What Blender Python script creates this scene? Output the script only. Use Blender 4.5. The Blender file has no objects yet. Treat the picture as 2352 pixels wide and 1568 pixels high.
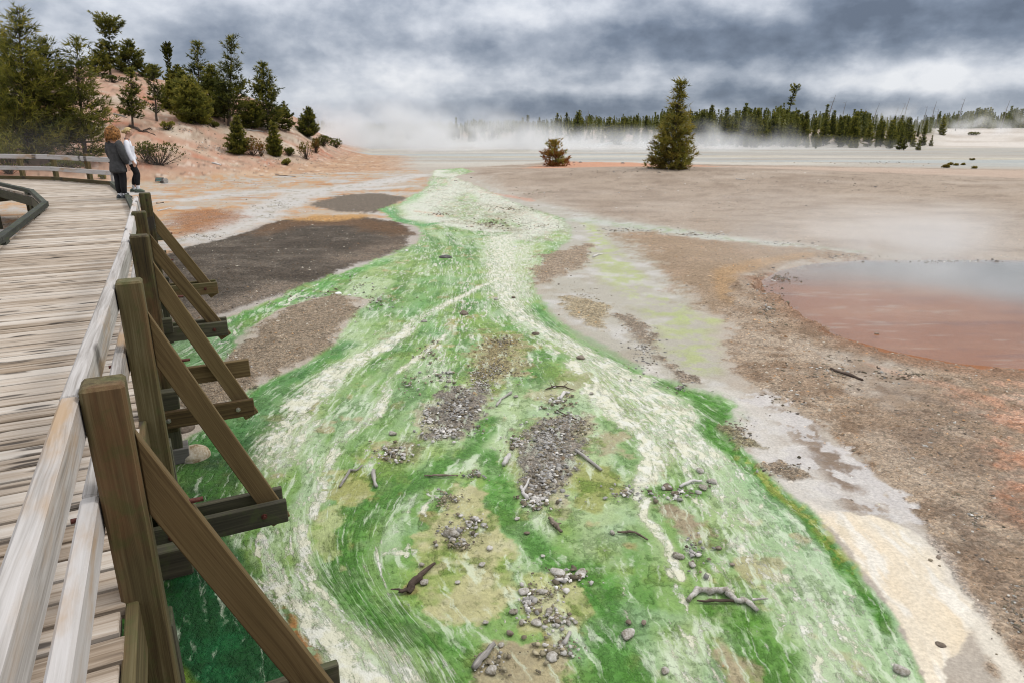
import bpy, bmesh, math, random
import numpy as np
from mathutils import Vector, Matrix, Euler
R = math.radians
random.seed(7)
RNG = np.random.default_rng(11)
SC = bpy.context.scene
COL = SC.collection

# ------------------------------------------------------------------ camera
PITCH, CAMZ, FPX = R(17.5), 3.0, 1568.0          # measurements were taken on a 2352 x 1568 view of the photograph
cam_d = bpy.data.cameras.new('camera'); cam = bpy.data.objects.new('camera', cam_d); COL.objects.link(cam)
cam_d.sensor_width = 36; cam_d.lens = 24.0; cam_d.clip_end = 6000; cam_d.clip_start = 0.02
cam.location = (0, 0, CAMZ); cam.rotation_euler = (R(90) - PITCH, 0, 0)
SC.camera = cam
cP, sP = math.cos(PITCH), math.sin(PITCH)

# ------------------------------------------------------------------ render settings
SC.render.engine = 'CYCLES'
SC.view_settings.view_transform = 'Standard'
try: SC.view_settings.look = 'None'
except Exception: pass
SC.view_settings.gamma = 1; SC.view_settings.exposure = 0.16; SC.view_settings.use_curve_mapping = False
SC.cycles.use_denoising = True
try: SC.cycles.denoiser = 'OPENIMAGEDENOISE'
except Exception: pass
SC.cycles.max_bounces = 6; SC.cycles.diffuse_bounces = 3; SC.cycles.glossy_bounces = 3
SC.cycles.transparent_max_bounces = 12; SC.cycles.volume_bounces = 1
SC.cycles.volume_step_rate = 1.0; SC.cycles.volume_max_steps = 128
SC.cycles.filter_width = 1.1

# ------------------------------------------------------------------ node helper
class NT:
    def __init__(s, tree): s.t = tree; s.n = tree.nodes; s.l = tree.links
    def new(s, typ, **kw):
        n = s.n.new(typ)
        for k, v in kw.items(): setattr(n, k, v)
        return n
    def link(s, a, b): s.l.new(a, b)
    def setin(s, sock, v):
        if isinstance(v, bpy.types.NodeSocket): s.l.new(v, sock)
        else: sock.default_value = v
    def math(s, op, a, b=None, c=None, clamp=False):
        n = s.new('ShaderNodeMath', operation=op); n.use_clamp = clamp
        s.setin(n.inputs[0], a)
        if b is not None: s.setin(n.inputs[1], b)
        if c is not None: s.setin(n.inputs[2], c)
        return n.outputs[0]
    def vmath(s, op, a, b=None):
        n = s.new('ShaderNodeVectorMath', operation=op); s.setin(n.inputs[0], a)
        if b is not None: s.setin(n.inputs[1], b)
        return n.outputs[0]
    def noise(s, vec, scale, detail=4, rough=.55, dist=0.0, out=0):
        n = s.new('ShaderNodeTexNoise'); s.setin(n.inputs['Vector'], vec)
        n.inputs['Scale'].default_value = scale; n.inputs['Detail'].default_value = detail
        n.inputs['Roughness'].default_value = rough; n.inputs['Distortion'].default_value = dist
        return n.outputs[out]
    def ramp(s, fac, stops, interp='LINEAR'):
        n = s.new('ShaderNodeValToRGB'); s.setin(n.inputs[0], fac); cr = n.color_ramp; cr.interpolation = interp
        while len(cr.elements) > 1: cr.elements.remove(cr.elements[-1])
        for i, (p, c) in enumerate(stops):
            e = cr.elements[0] if i == 0 else cr.elements.new(p)
            e.position = p; e.color = (*c, 1) if len(c) == 3 else c
        return n.outputs[0]
    def mrange(s, v, a, b, c=0, d=1, smooth=True):
        n = s.new('ShaderNodeMapRange'); n.interpolation_type = 'SMOOTHSTEP' if smooth else 'LINEAR'; n.clamp = True
        s.setin(n.inputs[0], v)
        for i, x in enumerate((a, b, c, d)): s.setin(n.inputs[i + 1], x)
        return n.outputs[0]
    def mix(s, f, a, b, blend='MIX'):
        n = s.new('ShaderNodeMix', data_type='RGBA', blend_type=blend)
        s.setin(n.inputs[0], f); s.setin(n.inputs[6], a if isinstance(a, bpy.types.NodeSocket) else (*a[:3], 1))
        s.setin(n.inputs[7], b if isinstance(b, bpy.types.NodeSocket) else (*b[:3], 1))
        return n.outputs[2]

def lin(c): 
    c = np.asarray(c, float) / 255.
    return np.where(c <= .04045, c / 12.92, ((c + .055) / 1.055) ** 2.4)
EXPO = 1.50                                      # irradiance / pi on open level ground: photo tone / EXPO = albedo
def alb(r, g, b): return tuple(np.minimum(lin((r, g, b)) / EXPO, .86))

# ------------------------------------------------------------------ pixel <-> world
def ray(px, py):
    x = px - 1176.0; u = 784.0 - py
    return np.array([x, u * sP + FPX * cP, u * cP - FPX * sP])
def onz(px, py, z=0.0):
    d = ray(px, py); t = (z - CAMZ) / d[2]; return np.array([d[0] * t, d[1] * t, z])
def dirpx(px, py):
    d = ray(px, py); d = d / np.linalg.norm(d); return d
def qA(x, y): return ((1280 + x / 1.8375) * .6125, (853 + y / 1.8375) * .6125)
def qB(x, y): return ((2560 + x / 1.8375) * .6125, (853 + y / 1.8375) * .6125)
def qC(x, y): return ((1280 + x / 1.836) * .6125, (1706 + y / 1.836) * .6125)
def qD(x, y): return ((2560 + x / 1.836) * .6125, (1706 + y / 1.836) * .6125)
def qE(x, y): return ((560 + x / 1.8375) * .6125, (600 + y / 1.8375) * .6125)

# ------------------------------------------------------------------ world: overcast over a Nishita sky
W = bpy.data.worlds.new('World'); SC.world = W; W.use_nodes = True
SUN_EL, SUN_AZ = R(52), R(70)                    # azimuth clockwise from +Y
def build_world():
    t = NT(W.node_tree); t.n.clear()
    out = t.new('ShaderNodeOutputWorld'); 
    sky = t.new('ShaderNodeTexSky', sky_type='NISHITA'); sky.sun_disc = False
    sky.sun_elevation = SUN_EL; sky.sun_rotation = SUN_AZ; sky.altitude = 2200
    bg1 = t.new('ShaderNodeBackground'); bg1.inputs[1].default_value = .08; t.link(sky.outputs[0], bg1.inputs[0])
    tc = t.new('ShaderNodeTexCoord'); d = tc.outputs['Generated']
    sx = t.new('ShaderNodeSeparateXYZ'); t.link(d, sx.inputs[0]); X, Y, Z = sx.outputs
    zp = t.math('MAXIMUM', Z, 0.0)
    k = t.math('ADD', zp, .10)
    cx = t.new('ShaderNodeCombineXYZ'); t.setin(cx.inputs[0], t.math('DIVIDE', X, k)); t.setin(cx.inputs[1], t.math('DIVIDE', Y, k))
    P = cx.outputs[0]
    # low-sky coordinates: azimuth and elevation, for the cumulus rows near the horizon
    az = t.math('ARCTAN2', X, Y); el = t.math('ARCSINE', Z)
    c2 = t.new('ShaderNodeCombineXYZ'); t.setin(c2.inputs[0], az); t.setin(c2.inputs[1], t.math('MULTIPLY', el, 1.55)); Q = c2.outputs[0]
    big = t.noise(P, .36, 5, .5, .3)
    low = t.noise(Q, 6.6, 9, .50, .1)
    low2 = t.noise(t.vmath('ADD', Q, (3.1, 1.7, 0)), 16., 7, .55, .1)
    v = t.math('MULTIPLY', t.math('SUBTRACT', big, .5), .75)
    v = t.math('ADD', v, t.math('MULTIPLY', t.math('SUBTRACT', low, .5), 1.25))
    v = t.math('ADD', v, t.math('MULTIPLY', t.math('SUBTRACT', low2, .5), .75))
    low3 = t.noise(t.vmath('ADD', Q, (7.1, 4.7, 0)), 34., 6, .55, 0); v = t.math('ADD', v, t.math('MULTIPLY', t.math('SUBTRACT', low3, .5), .22))
    v = t.math('ADD', v, .60)
    # the large cloud banks, by bearing and height, with ragged outlines
    wrp = t.noise(Q, 6., 6, .55, 0, out=1)
    ws = t.new('ShaderNodeSeparateXYZ'); t.link(wrp, ws.inputs[0])
    azw = t.math('ADD', az, t.math('MULTIPLY', t.math('SUBTRACT', ws.outputs[0], .5), .34))
    elw = t.math('ADD', el, t.math('MULTIPLY', t.math('SUBTRACT', ws.outputs[1], .5), .085))
    lobes = [(1520, 108, 360, 40, -.26), (1880, 62, 420, 42, -.27), (2250, 30, 260, 40, -.24), (1700, 140, 240, 20, -.18), (860, 128, 300, 26, -.18), (2330, 108, 140, 20, -.20), (600, 45, 300, 30, -.08),
             (1990, 152, 420, 30, .34), (2300, 172, 240, 26, .14), (970, 178, 190, 30, .20), (1250, 185, 240, 18, .14), (1130, 60, 280, 26, .20), (1300, 20, 260, 16, .10), (60, 25, 190, 60, .16), (850, 60, 150, 40, .10),
             (1500, 238, 460, 22, -.30), (2080, 212, 480, 16, -.22), (1020, 262, 300, 16, -.20), (480, 140, 260, 50, -.10), (720, 185, 200, 36, .12), (800, 235, 160, 30, .08)]
    for px, py, rx, ry, a in lobes:
        dd = dirpx(px, py); a0 = math.atan2(dd[0], dd[1]); e0 = math.asin(dd[2])
        sxr, syr = rx / FPX, ry * 1.15 / FPX
        u = t.math('DIVIDE', t.math('SUBTRACT', azw, a0), sxr); w = t.math('DIVIDE', t.math('SUBTRACT', elw, e0), syr)
        q = t.math('ADD', t.math('MULTIPLY', u, u), t.math('MULTIPLY', w, w))
        g = t.math('EXPONENT', t.math('MULTIPLY', q, -.8))
        v = t.math('ADD', v, t.math('MULTIPLY', g, a))
    colr = t.ramp(t.math('MULTIPLY', v, 1.0, clamp=True), [(0.0, tuple(lin((98, 108, 124)))), (.2, tuple(lin((118, 129, 146)))), (.5, tuple(lin((160, 168, 181)))), (.75, tuple(lin((198, 203, 212)))), (1.0, tuple(lin((228, 230, 234))))])
    # CIE overcast: brighter overhead than at the horizon
    s1 = t.math('POWER', zp, 1.3)
    amp = t.math('ADD', .90, t.math('MULTIPLY', s1, 2.2))
    colr = t.mix(t.mrange(zp, .2, .6), colr, t.mix(.75, colr, (.55, .54, .52)))
    bg2 = t.new('ShaderNodeBackground'); t.link(colr, bg2.inputs[0]); t.setin(bg2.inputs[1], amp)
    mx = t.new('ShaderNodeMixShader'); mx.inputs[0].default_value = .96
    t.link(bg1.outputs[0], mx.inputs[1]); t.link(bg2.outputs[0], mx.inputs[2]); t.link(mx.outputs[0], out.inputs[0])
build_world()
sd = bpy.data.lights.new('sun', 'SUN'); sd.energy = 1.5; sd.angle = R(14); sd.color = (1, .95, .87)
sun = bpy.data.objects.new('sun', sd); COL.objects.link(sun)
sv = Vector((math.sin(SUN_AZ) * math.cos(SUN_EL), math.cos(SUN_AZ) * math.cos(SUN_EL), math.sin(SUN_EL)))
sun.rotation_euler = sv.to_track_quat('Z', 'Y').to_euler(); sun.location = (20, 10, 40)

# ------------------------------------------------------------------ object helpers
def tag(o, label=None, cat=None, group=None, kind=None):
    if label: o['label'] = label
    if cat: o['category'] = cat
    if group: o['group'] = group
    if kind: o['kind'] = kind
    return o
def empty(name, loc=(0, 0, 0), rz=0):
    o = bpy.data.objects.new(name, None); o.empty_display_size = .2; COL.objects.link(o)
    o.location = loc; o.rotation_euler = (0, 0, rz); return o
def link(name, me, parent=None, loc=None, rot=None):
    o = bpy.data.objects.new(name, me); COL.objects.link(o)
    if parent is not None: o.parent = parent
    if loc is not None: o.location = loc
    if rot is not None: o.rotation_euler = rot
    return o
def np_mesh(name, V, F, mats, smooth=False, midx=None):
    """V (n,3), F (m,3) or (m,4) arrays"""
    me = bpy.data.meshes.new(name); V = np.asarray(V, np.float32); F = np.asarray(F, np.int32)
    k = F.shape[1]
    me.vertices.add(len(V)); me.vertices.foreach_set('co', V.ravel())
    me.loops.add(F.size); me.loops.foreach_set('vertex_index', F.ravel())
    me.polygons.add(len(F)); me.polygons.foreach_set('loop_start', np.arange(0, F.size, k, dtype=np.int32))
    try: me.polygons.foreach_set('loop_total', np.full(len(F), k, np.int32))
    except Exception: pass
    for m in (mats if isinstance(mats, (list, tuple)) else [mats]): me.materials.append(m)
    if midx is not None: me.polygons.foreach_set('material_index', np.asarray(midx, np.int32))
    me.update(calc_edges=True)
    if smooth: me.polygons.foreach_set('use_smooth', np.ones(len(F), bool))
    me.validate()
    return me
def attr(me, name, arr, typ='FLOAT'):
    a = me.attributes.new(name, typ, 'POINT')
    if typ == 'FLOAT': a.data.foreach_set('value', np.asarray(arr, np.float32).ravel())
    else:
        arr = np.asarray(arr, np.float32)
        if arr.shape[1] == 3: arr = np.concatenate([arr, np.ones((len(arr), 1), np.float32)], 1)
        a.data.foreach_set('color', arr.ravel())
def box_mesh(name, sx, sy, sz, mat, bev=.006, jit=0.0):
    bm = bmesh.new(); bmesh.ops.create_cube(bm, size=1)
    for v in bm.verts: v.co = Vector((v.co.x * sx + random.uniform(-jit, jit), v.co.y * sy + random.uniform(-jit, jit), v.co.z * sz + random.uniform(-jit, jit)))
    if bev: bmesh.ops.bevel(bm, geom=bm.edges[:], offset=bev, segments=1, affect='EDGES')
    me = bpy.data.meshes.new(name); bm.to_mesh(me); bm.free(); me.materials.append(mat); return me
def beam(name, a, b, w, h, mat, parent=None, up=(0, 0, 1), bev=.006, jit=0.0):
    """box from a to b, long axis local X, w across, h along 'up'"""
    a = Vector(a); b = Vector(b); d = b - a; L = d.length; x = d.normalized(); z = Vector(up); y = z.cross(x).normalized(); z = x.cross(y)
    o = link(name, box_mesh(name, L, w, h, mat, bev, jit), parent)
    M = Matrix((x, y, z)).transposed().to_4x4(); M.translation = (a + b) / 2
    o.matrix_basis = M if parent is None else (Matrix.Translation(-Vector(parent.location)) @ M)
    return o
def cyl_mesh(name, r, L, mat, n=10):
    bm = bmesh.new(); bmesh.ops.create_cone(bm, cap_ends=True, segments=n, radius1=r, radius2=r, depth=L)
    me = bpy.data.meshes.new(name); bm.to_mesh(me); bm.free(); me.materials.append(mat); return me

# ------------------------------------------------------------------ numpy noise
def _h(ix, iy, s):
    h = (ix.astype(np.int64) * 374761393 + iy.astype(np.int64) * 668265263 + s * 974711) & 0x7fffffff
    h = ((h ^ (h >> 13)) * 1274126177) & 0x7fffffff
    return ((h ^ (h >> 16)) & 0xffff) / 65535.0
def vnoise(x, y, s=0):
    ix = np.floor(x); iy = np.floor(y); fx = x - ix; fy = y - iy
    fx = fx * fx * fx * (fx * (fx * 6 - 15) + 10); fy = fy * fy * fy * (fy * (fy * 6 - 15) + 10)
    a = _h(ix, iy, s); b = _h(ix + 1, iy, s); c = _h(ix, iy + 1, s); d = _h(ix + 1, iy + 1, s)
    return (a + (b - a) * fx) * (1 - fy) + (c + (d - c) * fx) * fy
def fbm(x, y, s=0, o=4, g=.5):
    r = np.zeros_like(x); a = 1.; t = 0.
    for i in range(o):
        r += a * vnoise(x, y, s + i * 17); t += a; a *= g; x = x * 2.03 + 7.3; y = y * 2.03 + 3.1
    return r / t - .5
def sst(a, b, x):
    t = np.clip((x - a) / (b - a), 0, 1); return t * t * (3 - 2 * t)

# ------------------------------------------------------------------ terrain
_px = [-900, -400, 0, 233, 320, 367, 467, 567, 683, 733, 783, 850, 900]
_yc = [55, 60, 62, 66, 67, 68, 70, 72, 74, 76, 80, 86, 90]
_yp = [160, 165, 173, 167, 173, 187, 200, 230, 277, 310, 337, 350, 352]
_zc = [3 + y * (290 - p) / 1644. for y, p in zip(_yc, _yp)]; _zc[-2] = .05; _zc[-1] = 0
_yb = [26, 28, 32, 36, 37, 38, 40, 43, 48, 51, 56, 64, 72]
_fpx = [700, 760, 1000, 1200, 1400, 1600, 1900, 2130, 2200, 2400, 3000]
_fy = [170, 165, 140, 125, 108, 101, 96, 99, 112, 105, 100]
_fz = [1.2, 1.2, 1.6, 2.0, 2.3, 2.4, 2.4, 2.3, 2.3, 2.4, 2.5]
def terrain(x, y):
    x = np.asarray(x, float); y = np.asarray(y, float)
    yy = np.maximum(y, 1.0); p = 1176 + 1644 * x / yy
    yb = np.interp(p, _px, _yb); yc = np.interp(p, _px, _yc); zc = np.interp(p, _px, _zc)
    t = np.clip((y - yb) / (yc - yb), 0, 1)
    z = zc * (.55 * t * t * (3 - 2 * t) + .45 * t) * np.where(y > yc, 1 - .35 * sst(0, 70, y - yc), 1)
    z = z * sst(905, 880, p) * (y > 5)
    z += (fbm(x * .16, y * .16, 5, 4) * 1.1) * sst(.15, 1.5, z)
    # bank under the far forest, terrace on the right
    fy = np.interp(p, _fpx, _fy); fz = np.interp(p, _fpx, _fz)
    wide = np.interp(p, [2050, 2180], [34, 66])
    far = fz * sst(0, 1, (y - fy) / wide) * sst(720, 800, p)
    far += fbm(x * .07, y * .07, 9, 4) * 1.1 * sst(0, 12, y - fy) * sst(720, 800, p) * (1 - sst(2080, 2180, p) * .7)
    z = np.maximum(z, 0) + far * (y > 60)
    # low gravel rise with the lone pine, dune between stream and pool
    def bump(cx, cy, rx, ry, h): return h * np.exp(-(((x - cx) / rx) ** 2 + ((y - cy) / ry) ** 2))
    z = z + bump(8, 44, 10, 7, .42) + bump(20, 40, 13, 9, .30) + bump(3.2, 40, 5, 4, .18)
    z = z + bump(4.2, 14.5, .8, 3.0, .14) + bump(4.9, 11.6, .45, 1.6, .10)
    z = z + bump(-6.2, 14.5, 2.6, 2.2, .16) + bump(-3.9, 11.0, 1.2, 1.2, .05) + bump(-6.3, 20, 2.0, 1.8, .08)
    return z
def hit(px, py):
    d = ray(px, py); d = d / d[1]
    ys = np.concatenate([np.arange(2, 140, .1), np.arange(140, 700, 1.)])
    z = CAMZ + d[2] * ys; g = terrain(d[0] * ys, ys)
    i = np.argmax(z < g)
    if not (z < g).any(): i = len(ys) - 1
    y = ys[i]; return np.array([d[0] * y, y, float(terrain(d[0] * y, y))])

# ------------------------------------------------------------------ ground: one fine sheet, coloured by the mineral and bacterial zones
def build_ground_arrays():
    a = np.concatenate([[-6, -3.5, -2.4, -1.8], np.linspace(-1.4, -.80, 24), np.linspace(-.795, -.46, 110), np.linspace(-.458, .80, 760), np.linspace(.803, 1.2, 50), [1.5, 1.9, 2.6, 4, 6]])
    iy = lambda y0, y1, n: 1 / np.linspace(1 / y0, 1 / y1, n, endpoint=False)
    ys = np.concatenate([iy(2.0, 2.7, 30), iy(2.7, 14, 540), iy(14, 40, 120), np.linspace(40, 116, 150, endpoint=False), np.linspace(116, 260, 44, endpoint=False), np.geomspace(260, 4500, 16)])
    A, Y = np.meshgrid(a, ys); X = A * Y
    return X, Y
GX, GY = build_ground_arrays()
SH = GX.shape
x = GX.ravel(); y = GY.ravel(); N = len(x)
z0 = terrain(x, y)
Cc = np.zeros((N, 3)); G = np.zeros(N); Wt = np.zeros(N); Zd = np.zeros(N); STR = np.zeros(N); POOL = np.zeros(N); WH = np.zeros(N); DK = np.zeros(N)
def up(F, m): F[:] = np.maximum(F, np.clip(m, 0, 1))
wx = fbm(x * 1.1, y * 1.1, 21, 4); wy = fbm(x * 1.1, y * 1.1, 57, 4)           # ragged edges, metre scale
m2 = fbm(x * 27, y * 27, 313, 3, .6); fx_ = fbm(x * 6, y * 6, 71, 4); fy_ = fbm(x * 6, y * 6, 83, 4)                  # ragged edges, hand scale
def put(m, col, k=1.0):
    m = np.clip(m * k, 0, 1)[:, None]; c = np.asarray(alb(*col))
    Cc[:] = Cc * (1 - m) + c * m
def fld(F, m, v): F[:] = F * (1 - m) + v * m
def wpts(pts): return np.array([onz(*p)[:2] for p in pts])
def edge_noise(r, amp): return amp * (wx * r + fx_ * .35 * np.minimum(r, 1.2))
def poly(pts, soft=.06, amp=.5, grow=0.0, z=0.0):
    P = wpts(pts) if z == 0 else np.array([onz(*p, z)[:2] for p in pts])
    sc = np.clip(np.hypot(*(P.mean(0))) / 6., .6, 4)
    mg = 1.2 * sc
    idx = np.nonzero((x > P[:, 0].min() - mg) & (x < P[:, 0].max() + mg) & (y > P[:, 1].min() - mg) & (y < P[:, 1].max() + mg))[0]
    m = np.zeros(N)
    if not len(idx): return m
    X = x[idx]; Yv = y[idx]; d2 = np.full(len(idx), 1e9); ins = np.zeros(len(idx), bool)
    for i in range(len(P)):
        p, q = P[i], P[(i + 1) % len(P)]; e = q - p; L = (e @ e) + 1e-12
        t = np.clip(((X - p[0]) * e[0] + (Yv - p[1]) * e[1]) / L, 0, 1)
        d2 = np.minimum(d2, (X - p[0] - t * e[0]) ** 2 + (Yv - p[1] - t * e[1]) ** 2)
        c = (p[1] > Yv) != (q[1] > Yv)
        with np.errstate(divide='ignore', invalid='ignore'): xi = (q[0] - p[0]) * (Yv - p[1]) / (q[1] - p[1] + 1e-12) + p[0]
        ins ^= c & (X < xi)
    sd = np.where(ins, -1, 1) * np.sqrt(d2)
    r = np.clip(np.hypot(X, Yv) / 6., .5, 3)
    sd = sd - grow * r + amp * r * (wx[idx] * .55 + fx_[idx] * .42 + m2[idx] * .16)
    s = soft * r
    m[idx] = sst(s, -s, sd)
    return m
def stroke(pts, w, soft=.5, amp=.35):
    """w: half width in metres (scalar or one per point)"""
    P = wpts(pts); Wd = np.broadcast_to(np.asarray(w, float), (len(P),))
    mg = Wd.max() * 2 + .5
    idx = np.nonzero((x > P[:, 0].min() - mg) & (x < P[:, 0].max() + mg) & (y > P[:, 1].min() - mg) & (y < P[:, 1].max() + mg))[0]
    m = np.zeros(N)
    if not len(idx): return m
    X = x[idx] + amp * wx[idx] * .6 + amp * .35 * fx_[idx]; Yv = y[idx] + amp * wy[idx] * .6; best = np.full(len(idx), 1e9)
    for i in range(len(P) - 1):
        p, q = P[i], P[i + 1]; e = q - p; L = (e @ e) + 1e-12
        t = np.clip(((X - p[0]) * e[0] + (Yv - p[1]) * e[1]) / L, 0, 1)
        d = np.sqrt((X - p[0] - t * e[0]) ** 2 + (Yv - p[1] - t * e[1]) ** 2) / (Wd[i] + (Wd[i + 1] - Wd[i]) * t)
        best = np.minimum(best, d)
    m[idx] = sst(1 + soft, 1 - soft, best)
    return m
# flow coordinate across the stream
lines = [[(880, 470), (955, 545), (930, 580), (860, 640), (790, 700), (770, 780), (640, 860), (540, 930), (470, 1000), (400, 1100), (300, 1300), (200, 1568)],
         [(930, 470), (1000, 545), (1010, 640), (950, 740), (870, 850), (790, 950), (720, 1060), (690, 1180), (700, 1290), (800, 1400), (930, 1568)],
         [(985, 470), (1060, 545), (1080, 640), (1070, 740), (1060, 860), (1040, 960), (980, 1090), (880, 1190), (850, 1300), (960, 1420), (1110, 1568)],
         [(1100, 470), (1140, 545), (1150, 640), (1190, 720), (1290, 770), (1350, 860), (1430, 960), (1500, 1060), (1490, 1170), (1540, 1280), (1570, 1400), (1650, 1568)],
         [(1200, 470), (1230, 545), (1240, 640), (1240, 700), (1330, 780), (1450, 840), (1560, 890), (1680, 940), (1750, 1080), (1880, 1180), (1960, 1290), (2050, 1420), (2130, 1568)]]
lx = []
for L in lines:
    P = wpts(L); o = np.argsort(P[:, 1]); lg = np.linspace(math.log(1.8), math.log(80), 900); q_ = np.interp(np.exp(lg), P[o, 1], P[o, 0]); kr = np.hanning(121); kr /= kr.sum(); q_ = np.convolve(np.pad(q_, 60, mode='edge'), kr, 'valid'); lx.append(np.interp(np.log(y), lg, q_))
psi = np.zeros(N); psi[:] = (x - lx[0]) / np.maximum(lx[1] - lx[0], .2)
for i in range(1, 5):
    m = x > lx[i]
    if i < 4: psi = np.where(m, i + (x - lx[i]) / np.maximum(lx[i + 1] - lx[i], .2), psi)
    else: psi = np.where(m, 4 + (x - lx[4]) / 1.5, psi)
U = psi * 1.35                                     # about metres across
Uw = U + .22 * wx + .05 * fx_; Yw = y + .3 * wy
st1 = fbm(Uw * 2.6, Yw * .42, 101, 5, .55); st2 = fbm(Uw * 7, Yw * 1.3, 131, 4, .6); st3 = fbm(Uw * 1.3, Yw * .3, 151, 4)
st4 = fbm(Uw * 15, Yw * 3.6, 171, 4, .6)
pat = fbm(x * 1.7 + .5 * wx, y * 1.7, 33, 5); fine = fbm(x * 14, y * 14, 41, 4, .6); blot = fbm(x * 4, y * 4, 47, 4)
ridge = 1 - np.abs(fbm(Uw * 3.3, Yw * .8, 191, 4, .55)) * 2.0

m1 = fbm(x * 9, y * 9, 311, 4, .6); s5 = fbm(Uw * 11, Yw * 2.6, 317, 4, .6)
ridge2 = 1 - np.abs(fbm(Uw * 4.6, Yw * .75, 319, 4, .55)) * 2.0; ridge3 = 1 - np.abs(fbm(Uw * 9 + .6 * fx_, Yw * 2.2, 323, 4, .6)) * 2.0
m1b = fbm(x * 4.5 + .4 * wx, y * 4.5, 327, 4, .6)
def frag(q, k=.8): return sst(.28, .72, q + k * (fine * .9 + blot * .6 + m2 * .35) * (q > .01) * (q < .995))
def paint():
    p = 1176 + 1644 * x / y
    # far and middle plain
    Cc[:] = alb(192, 182, 170)
    put(sst(-.1, .3, pat) * .5, (182, 168, 152))
    far = sst(48, 60, y)
    bands = fbm(x * .035, y * .28, 201, 5)
    put(far, (188, 181, 171)); put(far * sst(-.05, .2, bands + .3 * pat), (204, 198, 188)); put(far * sst(.02, .2, fbm(x * .09, y * .35, 219, 5)) * .6, (172, 162, 150)); put(far * sst(.05, .2, fbm(x * .02, y * .22, 217, 5)) * .7, (176, 184, 186)); put(far * sst(.0, -.25, bands) * .7, (172, 172, 168))
    put(far * sst(.12, .3, fbm(x * .05, y * .4, 209, 4)) * .35, (202, 194, 162))
    bank = sst(.3, 1.0, z0) * (y > 85)
    put(bank * (p < 2150), (184, 164, 148)); put(bank * (p < 2150) * sst(.0, .3, fbm(x * .2, y * .2, 211, 4)), (202, 188, 176)); put(bank * sst(-.02, .2, fbm(x * .3, y * .3, 213, 4)) * .85, (124, 116, 92)); put(bank * (p < 2150) * sst(22, 40, y - np.interp(p, _fpx, _fy)) * .8, (98, 96, 66))
    put(sst(200, 260, y), (120, 118, 96))
    put(sst(2100, 2200, p) * sst(95, 110, y) * sst(210, 190, y), (222, 214, 206)); put(sst(2100, 2200, p) * sst(95, 110, y) * sst(0, .25, fbm(x * .06, y * .12, 215, 5)) * .7, (190, 178, 166))
    # left hill
    hill = sst(.02, .7, z0) * sst(905, 840, p) * (y > 20) * (y < 130)
    n1 = fbm(x * .22, y * .30, 221, 5); n2 = fbm(x * .5, y * .7, 231, 4); n3 = fbm(x * 2.2, y * 2.2, 233, 4)
    foot = sst(965, 860, p + 60 * wx) * (y > 22) * (y < 75) * sst(0, 1, (y - np.interp(p, [-400, 300, 500, 700, 960], [20, 30, 34, 39, 44])) / 5.)
    put(foot, (194, 158, 128)); put(foot * sst(-.05, .25, n1), (206, 176, 148)); put(foot * sst(0, .3, n2) * .6, (178, 138, 108))
    put(hill, (196, 158, 136)); put(hill * sst(.02, .22, n1), (208, 192, 174)); put(hill * sst(.04, .2, fbm(x * .9, y * 1.4, 235, 5)) * .7, (168, 146, 126)); put(hill * sst(.05, .3, n2) * .8, (194, 128, 100)); put(hill * sst(.1, .3, -n1) * .6, (206, 196, 176))
    put(np.maximum(hill, foot) * sst(.12, .3, n3) * .5, (236, 222, 208)); put(np.maximum(hill, foot) * sst(.14, .3, -n3) * .6, (146, 116, 96)); put(np.maximum(hill, foot) * sst(.2, .3, fbm(x * 5, y * 5, 237, 3)) * .7, (120, 98, 84))
    # left flats beside and under the boardwalk
    fl = poly([(-600, 470), (300, 425), (520, 408), (760, 398), (960, 392), (985, 420), (960, 470), (880, 520), (500, 600), (380, 700), (200, 900), (-700, 1100)], .12, .5)
    put(fl, (192, 176, 158)); put(fl * sst(-.05, .2, blot + wx), (200, 160, 122)); put(fl * sst(.02, .25, fbm(x * .8, y * 1.6, 241, 5)), (196, 192, 188)); put(fl * sst(.12, .3, fbm(x * .6, y * 1.4, 243, 5)) * .8, (182, 130, 84))
    ch = np.maximum(stroke([(960, 405), (850, 425), (720, 440), (640, 470), (560, 510), (480, 545), (400, 560)], [.9, 1.2, 1.0, .9, .8, .7, .6], .5, .9), stroke([(940, 430), (800, 437), (600, 440), (420, 460)], [.5, .8, .8, .6], .6, .9))
    put(ch * .9, (206, 202, 198)); put(ch * sst(.05, .25, blot) * .7, (160, 152, 130)); fld(Wt, ch * .8, .7)
    o = poly([(400, 490), (520, 478), (560, 500), (470, 530), (390, 545)], .2, .6); put(o * .8, (160, 112, 78)); fld(G, o, .8)
    # dark gravel mounds
    m1 = poly([(370, 600), (390, 580), (480, 560), (590, 530), (640, 508), (720, 498), (830, 498), (920, 512), (948, 540), (930, 568), (880, 592), (820, 612), (730, 652), (640, 684), (560, 710), (480, 740), (380, 775)], .035, .25)
    halo = poly([(370, 590), (480, 552), (600, 522), (720, 492), (930, 505), (968, 540), (945, 578), (820, 628), (700, 668), (560, 720), (380, 790)], .1, .4); put(halo, (196, 190, 184)); fld(Wt, halo, .5)
    put(m1, (90, 83, 75)); put(m1 * sst(-.1, .2, pat + .4 * blot + .3 * fine) * .8, (114, 106, 97)); put(m1 * sst(.02, .2, fbm(x * .7, y * 2.2, 351, 4)) * .6, (76, 68, 60)); fld(G, m1, 1); fld(Wt, m1, 0)
    upg = poly([(560, 545), (640, 510), (830, 500), (925, 515), (945, 540), (900, 545), (800, 520), (700, 525), (610, 545)], .15, .5); put(upg * .8, (116, 90, 66))
    put(poly([(770, 600), (945, 545), (930, 568), (820, 612)], .3, .6) * .6, (150, 134, 120))
    lo = poly([(430, 720), (640, 660), (700, 660), (560, 712), (480, 742), (380, 780), (380, 740)], .15, .5); put(lo * .8, (142, 130, 118))
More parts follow.
